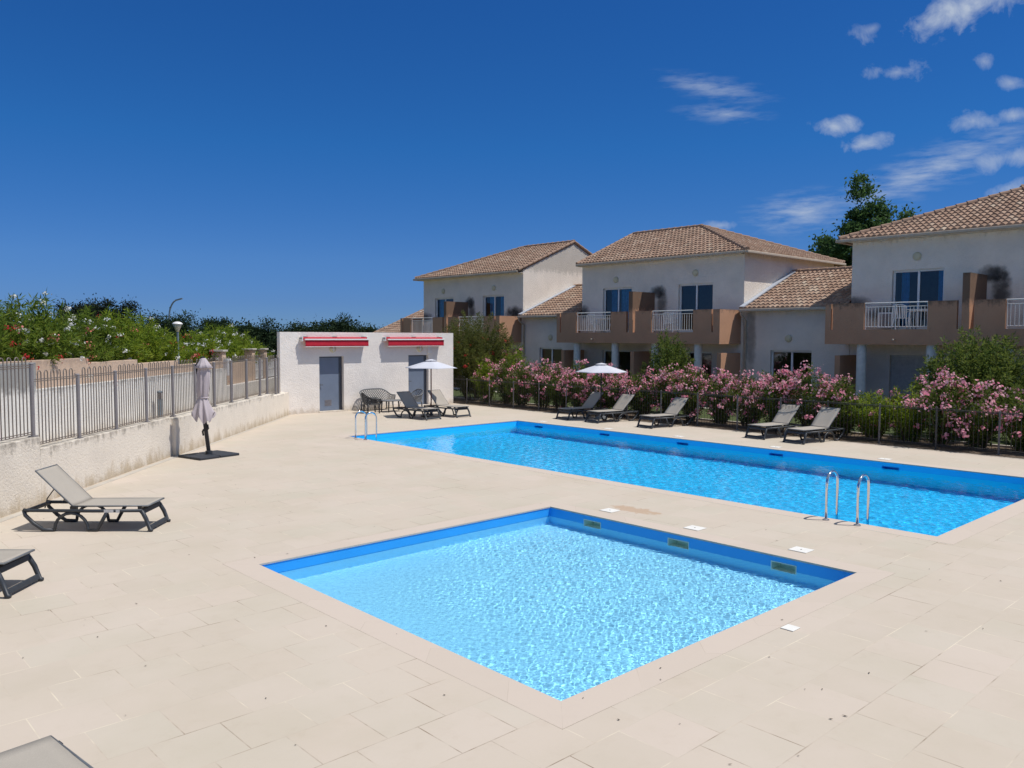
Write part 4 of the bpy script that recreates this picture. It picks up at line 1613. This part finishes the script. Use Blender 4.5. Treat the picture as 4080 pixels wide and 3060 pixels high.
# closed cantilever parasol
cp = thing('closed_parasol', 'closed mauve cantilever parasol with drooping cover on a dark slab base', 'parasol', (8.26, 20.0, 0))
ang = math.atan2(19.43 - 20.39, 7.56 - 7.77) + math.pi / 2
for sx in (-1, 1):
    for sy in (-1, 1):
        c_, s_ = math.cos(R(12)), math.sin(R(12))
        ux, uy = Vector((c_, s_, 0)), Vector((-s_, c_, 0))
        o = Vector((8.26, 19.98, 0)) + ux * (.285 * sx) + uy * (.235 * sy)
        b = MB()
        for ox, oy, z0, z1, q in ((0, 0, 0, .06, 1.0),):
            hx, hy = .275 * q, .225 * q
            pts = [o - ux * hx - uy * hy, o + ux * hx - uy * hy, o + ux * hx + uy * hy, o - ux * hx + uy * hy]
            b.hexa([(p.x, p.y, z0) for p in pts] + [(p.x, p.y, z1) for p in pts])
        b.build('base_slab', 'granite_base', cp, bevel=.015)
cr_ = Vector((0.7326, -0.6807, 0))
base_p = Vector((8.26, 19.98, 0))
MB().lathe([(.085, .06), (.085, .14), (.06, .145)], (8.26, 19.98, 0), 16).build('socket', 'plastic_dark', cp, autosmooth=40)


def lean(z):
    return base_p - cr_ * (.115 * (z - .08)) + Vector((0, 0, z))


MB().bar(lean(.08), lean(2.30), .055, .088, (cr_.x, cr_.y, 0)).build('mast', 'pole_black', cp, bevel=.006)
hd = lean(.68)
MB().tube([lean(.80) + cr_ * .055, lean(.70) + cr_ * .06, lean(.66) + cr_ * .02, lean(.66) - cr_ * .06, lean(.62) - cr_ * .085, lean(.52) - cr_ * .08], [.026, .028, .03, .028, .024, .022], 8).build('crank', 'pole_black', cp, smooth=True)
fw = Vector((-0.6807, -0.7326, 0))
axis = base_p - cr_ * .075 + fw * .10
prof = [(2.455, .05, 0), (2.44, .062, .02), (2.38, .10, .08), (2.30, .145, .18), (2.215, .20, .26), (2.205, .185, .26), (2.20, .130, .18), (2.10, .150, .16), (1.95, .150, .18), (1.75, .150, .20), (1.60, .140, .20), (1.50, .118, .16), (1.475, .112, .10), (1.45, .116, .14), (1.36, .150, .22), (1.24, .192, .28), (1.12, .232, .32), (1.02, .255, .36), (.97, .248, .38)]
na = 72
P = np.zeros((len(prof), na + 1, 3))
for i, (z, rr, am) in enumerate(prof):
    for k_ in range(na + 1):
        a = 2 * math.pi * k_ / na
        fold = math.cos(8 * a + .9 * math.sin(2.2 * z + a)) * .75 + .35 * math.cos(13 * a + 3.1 * z)
        q = rr * (1 + am * fold * .55)
        drop = 0
        if z < 1.15:
            drop = (.07 * math.cos(8 * a + .4) + .09 * math.sin(2 * a + 2.2) + .04 * math.sin(5 * a)) * (1.15 - z) / .18
        side = cr_ * (.02 * math.sin(3.5 * z))
        p = axis + side + Vector((math.cos(a) * q, math.sin(a) * q, z + drop))
        P[i, k_] = p
MB().grid(P).build('canopy', 'canopy_mauve', cp, smooth=True)
MB().lathe([(.126, -.012), (.132, 0), (.126, .012)], (axis.x, axis.y, 1.475), 24).build('strap', 'canopy_mauve', cp, smooth=True)
MB().lathe([(.05, 0), (.05, .03), (.03, .04), (0, .042)], (axis.x, axis.y, 2.45), 12).build('top_cap', 'plastic_black', cp, autosmooth=40)
MB().bar(lean(2.28), axis + Vector((0, 0, 2.42)), .05, .07).build('arm', 'pole_black', cp)


# ------------------------------------------------------------------ lattice garden furniture by the block
def lattice_seat(kind, loc, rotz, w, d, hb, ha, mat, label, cat, group=None):
    t = thing(kind, label, cat, loc, rotz, group)
    K = dict(world=False)
    L = 2 * d + w
    rc = .16

    def path(s):
        """plan position along the U: left arm front -> back -> right arm front; seat faces -y"""
        pts = [(-w / 2, -d / 2), (-w / 2, d / 2 - rc)]
        for i in range(1, 7):
            a = math.pi - math.pi / 2 * i / 6
            pts.append((-w / 2 + rc + rc * math.cos(a), d / 2 - rc + rc * math.sin(a)))
        pts.append((w / 2 - rc, d / 2))
        for i in range(1, 7):
            a = math.pi / 2 - math.pi / 2 * i / 6
            pts.append((w / 2 - rc + rc * math.cos(a), d / 2 - rc + rc * math.sin(a)))
        pts.append((w / 2, -d / 2))
        ls = [math.dist(pts[i], pts[i + 1]) for i in range(len(pts) - 1)]
        tt = s * sum(ls)
        for i, l_ in enumerate(ls):
            if tt <= l_ or i == len(ls) - 1:
                q = tt / l_
                return (pts[i][0] + (pts[i + 1][0] - pts[i][0]) * q, pts[i][1] + (pts[i + 1][1] - pts[i][1]) * q)
            tt -= l_

    def top(s):
        e = min(s, 1 - s) / (d / L)
        q = min(1, max(0, (e - .35) / 1.1))
        q = q * q * (3 - 2 * q)
        arch = .05 * math.sin(math.pi * s) ** 2
        return ha + (hb - ha) * q + arch * q

    def pt(s, v):
        x, y = path(s)
        z0, z1 = .36, top(s)
        z = z0 + (z1 - z0) * v
        f = 1 + .10 * v
        return (x * f, y * f + .06 * v * (1 if y > 0 else 0), z)
    b = MB()
    sp = .10
    n = int(L / sp)
    for i in range(-8, n + 8):
        for sg in (-1, 1):
            pts = []
            for q in range(0, 13):
                v = q / 12
                u = i * sp + sg * v * .40 + (.2 if sg < 0 else -.2)
                s = u / L
                if 0 <= s <= 1:
                    pts.append(pt(s, v))
            if len(pts) > 1:
                b.tube(pts, .0115, 4, cap=False)
    b.build('lattice', mat, t, smooth=True, **K)
    m = MB().tube([pt(i / 60, 1.0) for i in range(61)], .021, 8).tube([pt(i / 60, 0.0) for i in range(61)], .022, 8)
    m.tube([pt(0, 0), pt(0, 1)], .02, 8).tube([pt(1, 0), pt(1, 1)], .02, 8)
    m.build('rim', mat, t, smooth=True, **K)
    MB().box((-w / 2 + .01, -d / 2, .35), (w / 2 - .01, d / 2 - .02, .385)).build('seat', mat, t, bevel=.012, **K)
    for sx in (-1, 1):
        for sy in (-1, 1):
            x, y = sx * (w / 2 - .03), sy * (d / 2 - .05)
            MB().tube([(x, y, .37), (x * 1.04, y * 1.06, .0)], [.034, .024], 8).build('leg', mat, t, smooth=True, **K)
    return t


lattice_seat('garden_bench', (18.62, 28.10, 0), 0, 1.25, .55, .80, .60, 'plastic_grey', 'grey lattice back plastic garden bench against the white block wall', 'garden bench')
CG = 'dark lattice garden armchairs by the block'
lattice_seat('garden_chair', (17.72, 27.15, 0), R(75), .56, .54, .74, .56, 'plastic_black', 'black lattice garden armchair left of the low table, backing the wall corner', 'garden chair', CG)
lattice_seat('garden_chair', (19.85, 27.30, 0), R(-80), .56, .54, .78, .58, 'plastic_grey', 'grey lattice garden armchair mostly hidden behind the lounger, right of the table', 'garden chair', CG)
tb = thing('garden_table', 'low dark plastic garden table between the lattice chairs and the bench', 'garden table', (18.75, 27.12, 0))
MB().box((18.28, 26.82, .43), (19.22, 27.42, .46)).build('table_top', 'plastic_grey', tb, bevel=.01)
for sx in (-1, 1):
    for sy in (-1, 1):
        MB().tube([(18.75 + sx * .40, 27.12 + sy * .24, .43), (18.75 + sx * .42, 27.12 + sy * .25, 0)], [.03, .022], 8).build('leg', 'plastic_black', tb, smooth=True)
MB().box((18.35, 27.09, .14), (19.15, 27.15, .17)).build('stretcher', 'plastic_black', tb)


# ------------------------------------------------------------------ balcony furniture
def balcony_chair(loc, rotz, label):
    t = thing('plastic_chair', label, 'chair', loc, rotz, 'white plastic chairs on the balconies')
    K = dict(world=False)
    MB().box((-.22, -.22, .40), (.22, .22, .43)).build('seat', 'plastic_white', t, bevel=.01, **K)
    b = MB()
    for i in range(5):
        x = -.16 + .08 * i
        b.bar((x, .20, .43), (x * 1.1, .30, .86), .045, .015)
    b.tube([(-.22, .20, .42), (-.23, .30, .84), (-.12, .315, .89), (.12, .315, .89), (.23, .30, .84), (.22, .20, .42)], .02, 6)
    b.build('backrest', 'plastic_white', t, **K)
    for sx in (-1, 1):
        MB().tube([(sx * .24, .26, .64), (sx * .27, -.18, .64), (sx * .25, -.22, .40)], .02, 6).build('armrest', 'plastic_white', t, smooth=True, **K)
        for sy in (-1, 1):
            MB().tube([(sx * .21, sy * .20, .41), (sx * .26, sy * .25, 0)], [.028, .02], 6).build('leg', 'plastic_white', t, smooth=True, **K)
    return t


def balcony_table(loc, label):
    t = thing('plastic_table', label, 'table', loc, 0, 'white plastic tables on the balconies')
    K = dict(world=False)
    MB().box((-.38, -.38, .69), (.38, .38, .72)).box((-.33, -.33, .64), (.33, .33, .69)).build('table_top', 'plastic_white', t, bevel=.01, **K)
    for sx in (-1, 1):
        for sy in (-1, 1):
            MB().tube([(sx * .30, sy * .30, .66), (sx * .34, sy * .34, 0)], [.035, .026], 6).build('leg', 'plastic_white', t, smooth=True, **K)


balcony_chair((30.6, 26.95, 3.22), R(90), 'white plastic chair left of the table on the middle house left balcony')
balcony_table((30.6, 26.25, 3.22), 'white plastic table on the middle house left balcony')
balcony_chair((30.6, 25.55, 3.22), R(-90), 'white plastic chair right of the table on the middle house left balcony')
balcony_chair((30.5, 22.3, 3.22), R(100), 'white plastic chair alone on the middle house right balcony')
balcony_chair((30.6, 12.15, 3.305), R(90), 'white plastic chair left of the table on the right house balcony')
balcony_table((30.55, 11.45, 3.305), 'white plastic table on the right house balcony')
balcony_table((30.6, 39.6, 3.17), 'white plastic table on the left house balcony, above the shrub')
acu = thing('air_conditioner', 'white air conditioner unit on the right house balcony behind the railing', 'air conditioner', (31.1, 12.95, 3.305))
MB().box((30.95, 12.65, 3.36), (31.25, 13.2, 3.95)).build('case', 'pvc_white', acu, bevel=.015)
MB().lathe([(.2, 0), (.2, .01)], (0, 0, 0), 20)
MB().box((30.94, 12.7, 3.42), (30.949, 13.08, 3.9)).build('grille', 'post_grey', acu)

# ------------------------------------------------------------------ hedge strip and its fence
struct('soil_bed', MB().box((23.15, -9, -.1), (25.05, 31.5, .012)), 'soil')
struct('kerb', MB().box((25.05, -9, -.1), (25.17, 31.5, .07)), 'path_concrete')
k = NT('lawn_green')
k.col(k.ramp(k.noise(2.5, 6, .7), [(.3, (.035, .055, .012)), (.55, (.055, .075, .016)), (.8, (.10, .11, .035))]))
k.b.inputs['Roughness'].default_value = .95
k.bump(k.noise(30, 4, .7), .6, .03)
MATS['lawn'] = k.m
struct('lawn', MB().box((25.17, -20, -.1), (29.2, 47, .02)), 'lawn')
struct('terrace_paving', MB().box((29.2, -20, -.1), (31.39, 47, .035)), 'path_concrete')
hf = thing('metal_fence', 'dark hoop topped metal fence on posts in front of the pink oleander hedge', 'fence', (23.35, 17, 0))
HP = lambda s, z: (23.35, s, z)
ys = [29.6 - 1.522 * i for i in range(20)]
for i, y in enumerate(ys):
    b = MB().tube([(23.35, y, 0), (23.35, y, 1.13)], .027, 10).lathe([(.03, 0), (.03, .01), (0, .025)], (23.35, y, 1.13), 10)
    b.box((23.28, y - .06, .0), (23.42, y + .06, .02))
    b.build('post', 'fence_hedge' if i not in (12, 14) else 'post_dark', hf, autosmooth=40)
    if i + 1 < len(ys):
        fence_panel(HP, ys[i + 1], y, .05, 1.10, hoop=.13, r=.006).build('bar_panel', 'post_dark', hf, smooth=True)


# ------------------------------------------------------------------ plants
def leaves(P, D, L, Wd, roll):
    """rhombic leaves: base points P, directions D (unit), lengths, widths, random side vectors"""
    S = np.cross(D, roll)
    S /= np.linalg.norm(S, axis=1, keepdims=True) + 1e-9
    mid = P + D * (L * .45)[:, None]
    h = (Wd / 2)[:, None]
    return np.stack([P, mid + S * h, P + D * L[:, None], mid - S * h], 1)


def unit(v):
    return v / (np.linalg.norm(v, axis=1, keepdims=True) + 1e-9)


def blossoms(C, N, r, g):
    """five-petalled discs at C facing N"""
    n = len(C)
    a0 = g.uniform(0, 6.28, n)
    T = unit(np.cross(N, g.normal(size=(n, 3))))
    B = np.cross(N, T)
    V = np.zeros((n, 5, 3))
    for i in range(5):
        a = a0 + i * 2 * np.pi / 5
        V[:, i] = C + (T * np.cos(a)[:, None] + B * np.sin(a)[:, None]) * r[:, None]
    return V


def oleander(loc, h, rx, label, group, flowers, leaf='leaf_oleander', nstem=46, per=60, seed=0, name='oleander_bush', cat='oleander', ls=.14, lw=.03, ry=None, lean_v=(0, 0), low=.18, fsize=.03, upright=.5):
    g = np.random.default_rng(1000 + seed)
    t = thing(name, label, cat, loc, 0, group)
    x0, y0, z0 = loc
    ry = ry or rx
    st = MB()
    LV, FL = [], {}
    tips = []
    for i in range(nstem):
        a = g.uniform(0, 2 * np.pi)
        q = math.sqrt(g.uniform(0, 1))
        hh = h * (1 - .42 * q ** 2.2) * g.uniform(.72, 1.06)
        tip = np.array([x0 + rx * q * math.cos(a) + lean_v[0] * q, y0 + ry * q * math.sin(a) + lean_v[1] * q, z0 + hh])
        b0 = np.array([x0 + .22 * rx * q * math.cos(a), y0 + .22 * ry * q * math.sin(a), z0])
        c0 = b0 * .45 + tip * .55
        c0[2] = z0 + hh * .62
        c0[:2] = b0[:2] * .55 + tip[:2] * .45
        ts = np.linspace(0, 1, 7)
        curve = [((1 - u) ** 2) * b0 + 2 * u * (1 - u) * c0 + u * u * tip for u in ts]
        if i < 26:
            st.tube(curve, [.016, .014, .012, .010, .008, .006, .004], 4, cap=False)
        n = int(per * g.uniform(.7, 1.3))
        u = low + (1 - low) * g.beta(1.55, 1.0, n)
        P = ((1 - u) ** 2)[:, None] * b0 + (2 * u * (1 - u))[:, None] * c0 + (u * u)[:, None] * tip
        T = unit((2 * (1 - u))[:, None] * (c0 - b0) + (2 * u)[:, None] * (tip - c0))
        rad = unit(g.normal(size=(n, 3)))
        D = unit(T * upright + rad * .9 + np.array([0, 0, -.10]))
        P = P + rad * g.uniform(0, .07, n)[:, None]
        LV.append(leaves(P, D, ls * g.uniform(.6, 1.25, n), lw * g.uniform(.7, 1.3, n), g.normal(size=(n, 3))))
        tips.append((tip, T[np.argmax(u)], q))
    st.build('stems', 'stem', t)
    np_mesh('leaves', leaf, np.concatenate(LV), 4, t)
    for mat, count, clr, zlo in flowers:
        V = []
        for j in range(count):
            tip, T, q = tips[g.integers(len(tips))]
            c = tip + g.normal(size=3) * np.array([.10, .10, .05]) * (1.0)
            if zlo < 0:
                c = c + np.array([0, 0, zlo * g.uniform(0, 1)])
                out = unit((c - np.array([x0, y0, c[2]]))[None])[0]
                c = c + out * .1
            m = int(g.integers(9, 18))
            C = c + g.normal(size=(m, 3)) * clr * np.array([1, 1, .75])
            N = unit(C - c + np.array([0, 0, .5 * clr]) + g.normal(size=(m, 3)) * clr * .6)
            V.append(blossoms(C, N, g.uniform(.7, 1.2, m) * fsize, g))
        if V:
            np_mesh('flowers', mat, np.concatenate(V), 5, t)
    return t


HG = 'pink oleanders along the pool fence'
hedge = [
    (27.7, 2.15, .30, 'green oleander with few pink heads next to the bottlebrush shrub'),
    (26.5, 1.95, .45, 'sparsely pink oleander, second bush right of the bottlebrush shrub'),
    (25.4, 1.85, .6, 'pink oleander in front of the left wing window, nearer the bottlebrush'),
    (24.3, 2.0, .9, 'dense pink oleander under the middle house left column, left of the parasol'),
    (23.2, 1.95, .9, 'pink oleander bush second to the left of the hedge parasol'),
    (22.1, 1.98, 1.1, 'pink oleander directly left of the hedge parasol canopy'),
    (21.0, 1.9, 1.2, 'pink oleander directly behind the hedge parasol pole'),
    (19.95, 1.7, 1.1, 'pink oleander behind the two left loungers, right of the parasol'),
    (18.9, 1.75, 1.1, 'pink oleander left in front of the small pale green shrub'),
    (17.8, 1.9, 1.2, 'tall pink oleander right in front of the small pale green shrub'),
    (16.7, 2.02, 1.2, 'pink oleander behind the single middle lounger'),
    (15.6, 1.8, 1.1, 'pink oleander right of the single middle lounger'),
    (14.55, 1.88, 1.1, 'pink oleander in front of the left part of the right wing window'),
    (13.4, 2.02, 1.1, 'tall pink oleander directly under the wide window of the right wing'),
    (12.35, 2.15, 1.2, 'tallest pink oleander behind the right pair of loungers'),
    (11.35, 1.8, .45, 'oleander with few flowers behind the rightmost lounger'),
    (10.3, 1.5, .06, 'low green oleander almost without flowers right of the rightmost lounger'),
    (9.4, 1.65, .25, 'low green oleander with few pink heads before the big green shrub'),
    (8.5, 2.1, 1.1, 'pink oleander cascading in front of the big green shrub'),
    (7.5, 1.85, .8, 'pink oleander second from the right frame edge'),
    (6.5, 1.75, .7, 'pink oleander cut by the right frame edge'),
]
for i, (y, h, fl, lab) in enumerate(hedge):
    oleander((24.25 + .12 * math.sin(i * 2.3), y, .01), h * .98, .80, lab, HG, [('flower_pink', int(46 * fl), .08, 0), ('flower_pink', int(20 * fl), .06, -.75)] if fl > .1 else [('flower_pink', 3, .05, 0)],
             leaf='leaf_oleander' if fl > .3 else 'leaf_oleander_bright', seed=i, nstem=60, per=72, ls=.15, lw=.03, fsize=.037, low=.04)

WG = 'white and red oleanders on the left garden wall'
left_ol = [
    (3.9, 3.85, 'd', 10, 26, 0, 'tall oleander with red flowers at the left frame edge'),
    (5.3, 3.92, 'd', 34, 16, 4, 'tall white oleander with red heads, second from the left edge'),
    (6.5, 4.0, 'd', 44, 4, 6, 'tallest white oleander, spiking above its neighbours on the left'),
    (7.8, 3.6, 'd', 26, 10, 8, 'oleander with white, red and salmon flowers below the dark pine'),
    (9.0, 3.72, 'd', 46, 3, 8, 'white oleander whose flowers cascade over the tan wall'),
    (10.2, 3.8, 'b', 10, 5, 12, 'bright green oleander with salmon heads right of the cascading white one'),
    (11.3, 3.7, 'b', 8, 5, 6, 'bright yellow green oleander with scarcely any flowers, below the pine right side'),
    (12.4, 3.52, 'b', 20, 3, 14, 'green oleander with white and salmon flowers left of the globe lamp'),
    (13.7, 3.30, 'b', 20, 2, 6, 'lower green oleander right behind the globe lamp post'),
    (15.3, 2.98, 'b', 8, 18, 8, 'low oleander with red flowers right of the globe lamp post'),
    (17.0, 3.15, 'b', 40, 6, 8, 'white flowered oleander behind the closed mauve parasol'),
    (19.0, 3.40, 'b', 46, 0, 4, 'round bright oleander with white flowers right of the closed parasol'),
    (20.9, 3.42, 'b', 46, 0, 4, 'round white oleander between the two left gate pillars'),
    (22.6, 2.95, 'b', 40, 0, 6, 'small white oleander beside the middle gate pillar, nearest the block'),
]
for i, (s, zt, kd, nw, nr, ns, lab) in enumerate(left_ol):
    x, y, _ = W(s, 3.15 if i not in (8, 9) else 3.4, 0)
    fl = []
    if nw:
        fl += [('flower_white', int(nw * .45), .045, 0), ('flower_white', int(nw * .8), .04, -1.3)]
    if nr:
        fl.append(('flower_red', int(nr * 1.5), .065, -1.2))
    if ns:
        fl.append(('flower_salmon', int(ns * 1.7), .065, -1.6))
    oleander((x, y, 1.12), (zt - 1.12) * .99, 1.2, lab, WG, fl, leaf='leaf_left' if kd == 'd' else 'leaf_oleander_bright', seed=100 + i, nstem=96, per=120, ls=.17, lw=.032, fsize=.025, low=.05)

# green shrubs and the bottlebrush
oleander((26.4, 19.35, .02), 3.15, 1.05, 'small loose pale green shrub behind the hedge under the middle house balcony', None, [], leaf='leaf_shrub', seed=201, nstem=100, per=150, name='garden_shrub', cat='shrub', ls=.10, lw=.036, low=.1, upright=.9)
oleander((26.6, 8.35, .02), 3.2, 1.75, 'big dense green shrub under the right house balcony', None, [], leaf='leaf_shrub', seed=202, nstem=210, per=170, name='garden_shrub', cat='shrub', ls=.11, lw=.038, low=.05, upright=.8)
oleander((26.7, 5.7, .02), 2.7, 1.3, 'green shrub at the right frame edge beside the big shrub', None, [], leaf='leaf_shrub', seed=203, nstem=150, per=150, name='garden_shrub', cat='shrub', ls=.10, lw=.034, low=.15, upright=.8)
bb = oleander((25.2, 29.7, .02), 4.1, 2.25, 'large bottlebrush shrub with scattered red brushes beside the pool block', None, [('flower_red', 40, .05, -1.2)], leaf='leaf_bottlebrush', seed=204, nstem=190, per=260, name='bottlebrush_shrub', cat='shrub', ls=.12, lw=.026, low=.05, upright=.8, ry=2.3)
oleander((25.4, 27.3, .02), 2.75, .8, 'tall arching green oleander between the bottlebrush and the pink hedge', None, [('flower_pink', 8, .05, -.6)], leaf='leaf_oleander_bright', seed=205, nstem=44, per=60, ls=.16, lw=.03)


# ------------------------------------------------------------------ trees
def tree(name, loc, h, rx, ry, zc0, nclump, nleaf, lsz, leaf, label, group, seed, cr=.8, flat=1.0, trunk_r=.2, limbs=9, ball=1.0):
    g = np.random.default_rng(5000 + seed)
    t = thing(name, label, 'tree', loc, 0, group)
    x0, y0, z0 = loc
    tk = MB()
    top = h * .62
    tk.tube([(x0, y0, z0 - .1), (x0 + .1, y0, z0 + top * .5), (x0 - .05, y0 + .1, z0 + top)], [trunk_r, trunk_r * .75, trunk_r * .4], 8)
    V = []
    zc = (zc0 + h) / 2
    hz = (h - zc0) / 2
    cents = []
    for i in range(nclump):
        d = unit(g.normal(size=(1, 3)))[0]
        q = g.uniform(.25, 1.0) ** .5
        lump = 1 + .22 * math.sin(3 * math.atan2(d[1], d[0]) + seed) + .15 * math.sin(5 * d[2] + seed * 1.7)
        c = np.array([x0 + d[0] * rx * q * lump, y0 + d[1] * ry * q * lump, z0 + zc + d[2] * hz * q * (lump if d[2] > 0 else 1)])
        cents.append(c)
        n = int(nleaf * g.uniform(.6, 1.4))
        rr = cr * g.uniform(.6, 1.25)
        P = c + g.normal(size=(n, 3)) * rr * np.array([.5, .5, .36 * flat])
        D = unit(g.normal(size=(n, 3)) + np.array([0, 0, .15]))
        V.append(leaves(P, D, lsz * g.uniform(.6, 1.3, n), lsz * .5 * g.uniform(.7, 1.3, n), g.normal(size=(n, 3))))
    for i in range(min(limbs, nclump)):
        c = cents[i * max(1, nclump // limbs) % nclump]
        zb = z0 + top * g.uniform(.35, .95)
        p0 = (x0, y0, zb)
        pm = ((x0 + c[0]) / 2, (y0 + c[1]) / 2, zb * .45 + c[2] * .55)
        tk.tube([p0, pm, tuple(c)], [trunk_r * .42, trunk_r * .28, trunk_r * .1], 5, cap=False)
    tk.build('trunk', 'bark', t, smooth=True)
    np_mesh('crown', leaf, np.concatenate(V), 4, t)
    return t


tree('broadleaf_tree', (45.0, 20.0, 0), 11.3, 1.45, 1.45, 4.5, 80, 170, .22, 'leaf_tree', 'tallest leafy tree rising behind the roofs between the middle and right houses', 'leafy trees behind the houses', 1, cr=.5, trunk_r=.22, limbs=22)
tree('broadleaf_tree', (45.5, 22.3, 0), 9.2, 1.55, 1.55, 4.5, 60, 150, .22, 'leaf_tree', 'lower leafy tree left of the tallest one, just above the middle house hip', 'leafy trees behind the houses', 4, cr=.48, trunk_r=.18, limbs=16)
tree('broadleaf_tree', (46.5, 18.0, 0), 9.5, 1.1, 1.1, 5.0, 30, 150, .22, 'leaf_tree', 'small tree crown peeping over the left end of the right house roof', 'leafy trees behind the houses', 2, cr=.45, trunk_r=.16, limbs=10)
tree('pine_tree', (21.7, 75.8, 0), 5.75, 2.9, 2.9, 1.6, 130, 300, .20, 'leaf_pine', 'dark rounded pine crown behind the left oleanders', None, 3, cr=.95, trunk_r=.25)
TG = 'dark trees on the skyline behind the block'
far = [
    (25.6, 72.0, 4.3, 2.4, 'low dark tree on the skyline right of the pine, behind the street lamp'),
    (27.7, 70.2, 4.65, 2.2, 'dark tree on the skyline just right of the globe lamp'),
    (30.0, 68.2, 4.65, 2.1, 'highest dark tree between the globe lamp and the block'),
    (32.0, 66.5, 4.3, 2.2, 'dark tree right above the round white oleander'),
    (34.2, 64.4, 3.95, 2.3, 'dark low tree at the left corner of the block roof'),
    (35.9, 62.6, 3.95, 1.6, 'small dark tree above the left awning'),
    (37.2, 61.2, 4.6, 1.7, 'dark round tree above the gap between the two awnings'),
    (38.9, 59.8, 3.95, 1.5, 'small dark tree beside the far left tiled roof'),
]
for i, (x, y, h, r_, lab) in enumerate(far):
    tree('skyline_tree', (x, y, 0), h - .3, r_, r_, .3, 80, 300, .20, 'leaf_far', lab, TG, 20 + i, cr=.8, trunk_r=.18)
far2 = [(24.0, 79.0, 3.9), (29.0, 77.0, 4.2), (33.5, 73.0, 4.1), (37.5, 69.0, 3.8), (20.5, 82.0, 4.0)]
w2 = []
g = np.random.default_rng(77)
for x, y, h in far2:
    for i in range(46):
        c = np.array([x, y, 1.9]) + g.normal(size=3) * np.array([1.9, 1.9, .75])
        c[2] = min(max(.5, c[2]), h - .5)
        n = 200
        P = c + g.normal(size=(n, 3)) * .5
        w2.append(leaves(P, unit(g.normal(size=(n, 3))), .28 * g.uniform(.6, 1.3, n), .14 * g.uniform(.7, 1.3, n), g.normal(size=(n, 3))))
wd = np_mesh('distant_wood', 'leaf_far', np.concatenate(w2), 4)
tag(wd, 'mass of dark foliage behind the skyline trees on the left', 'wood', kind='stuff')
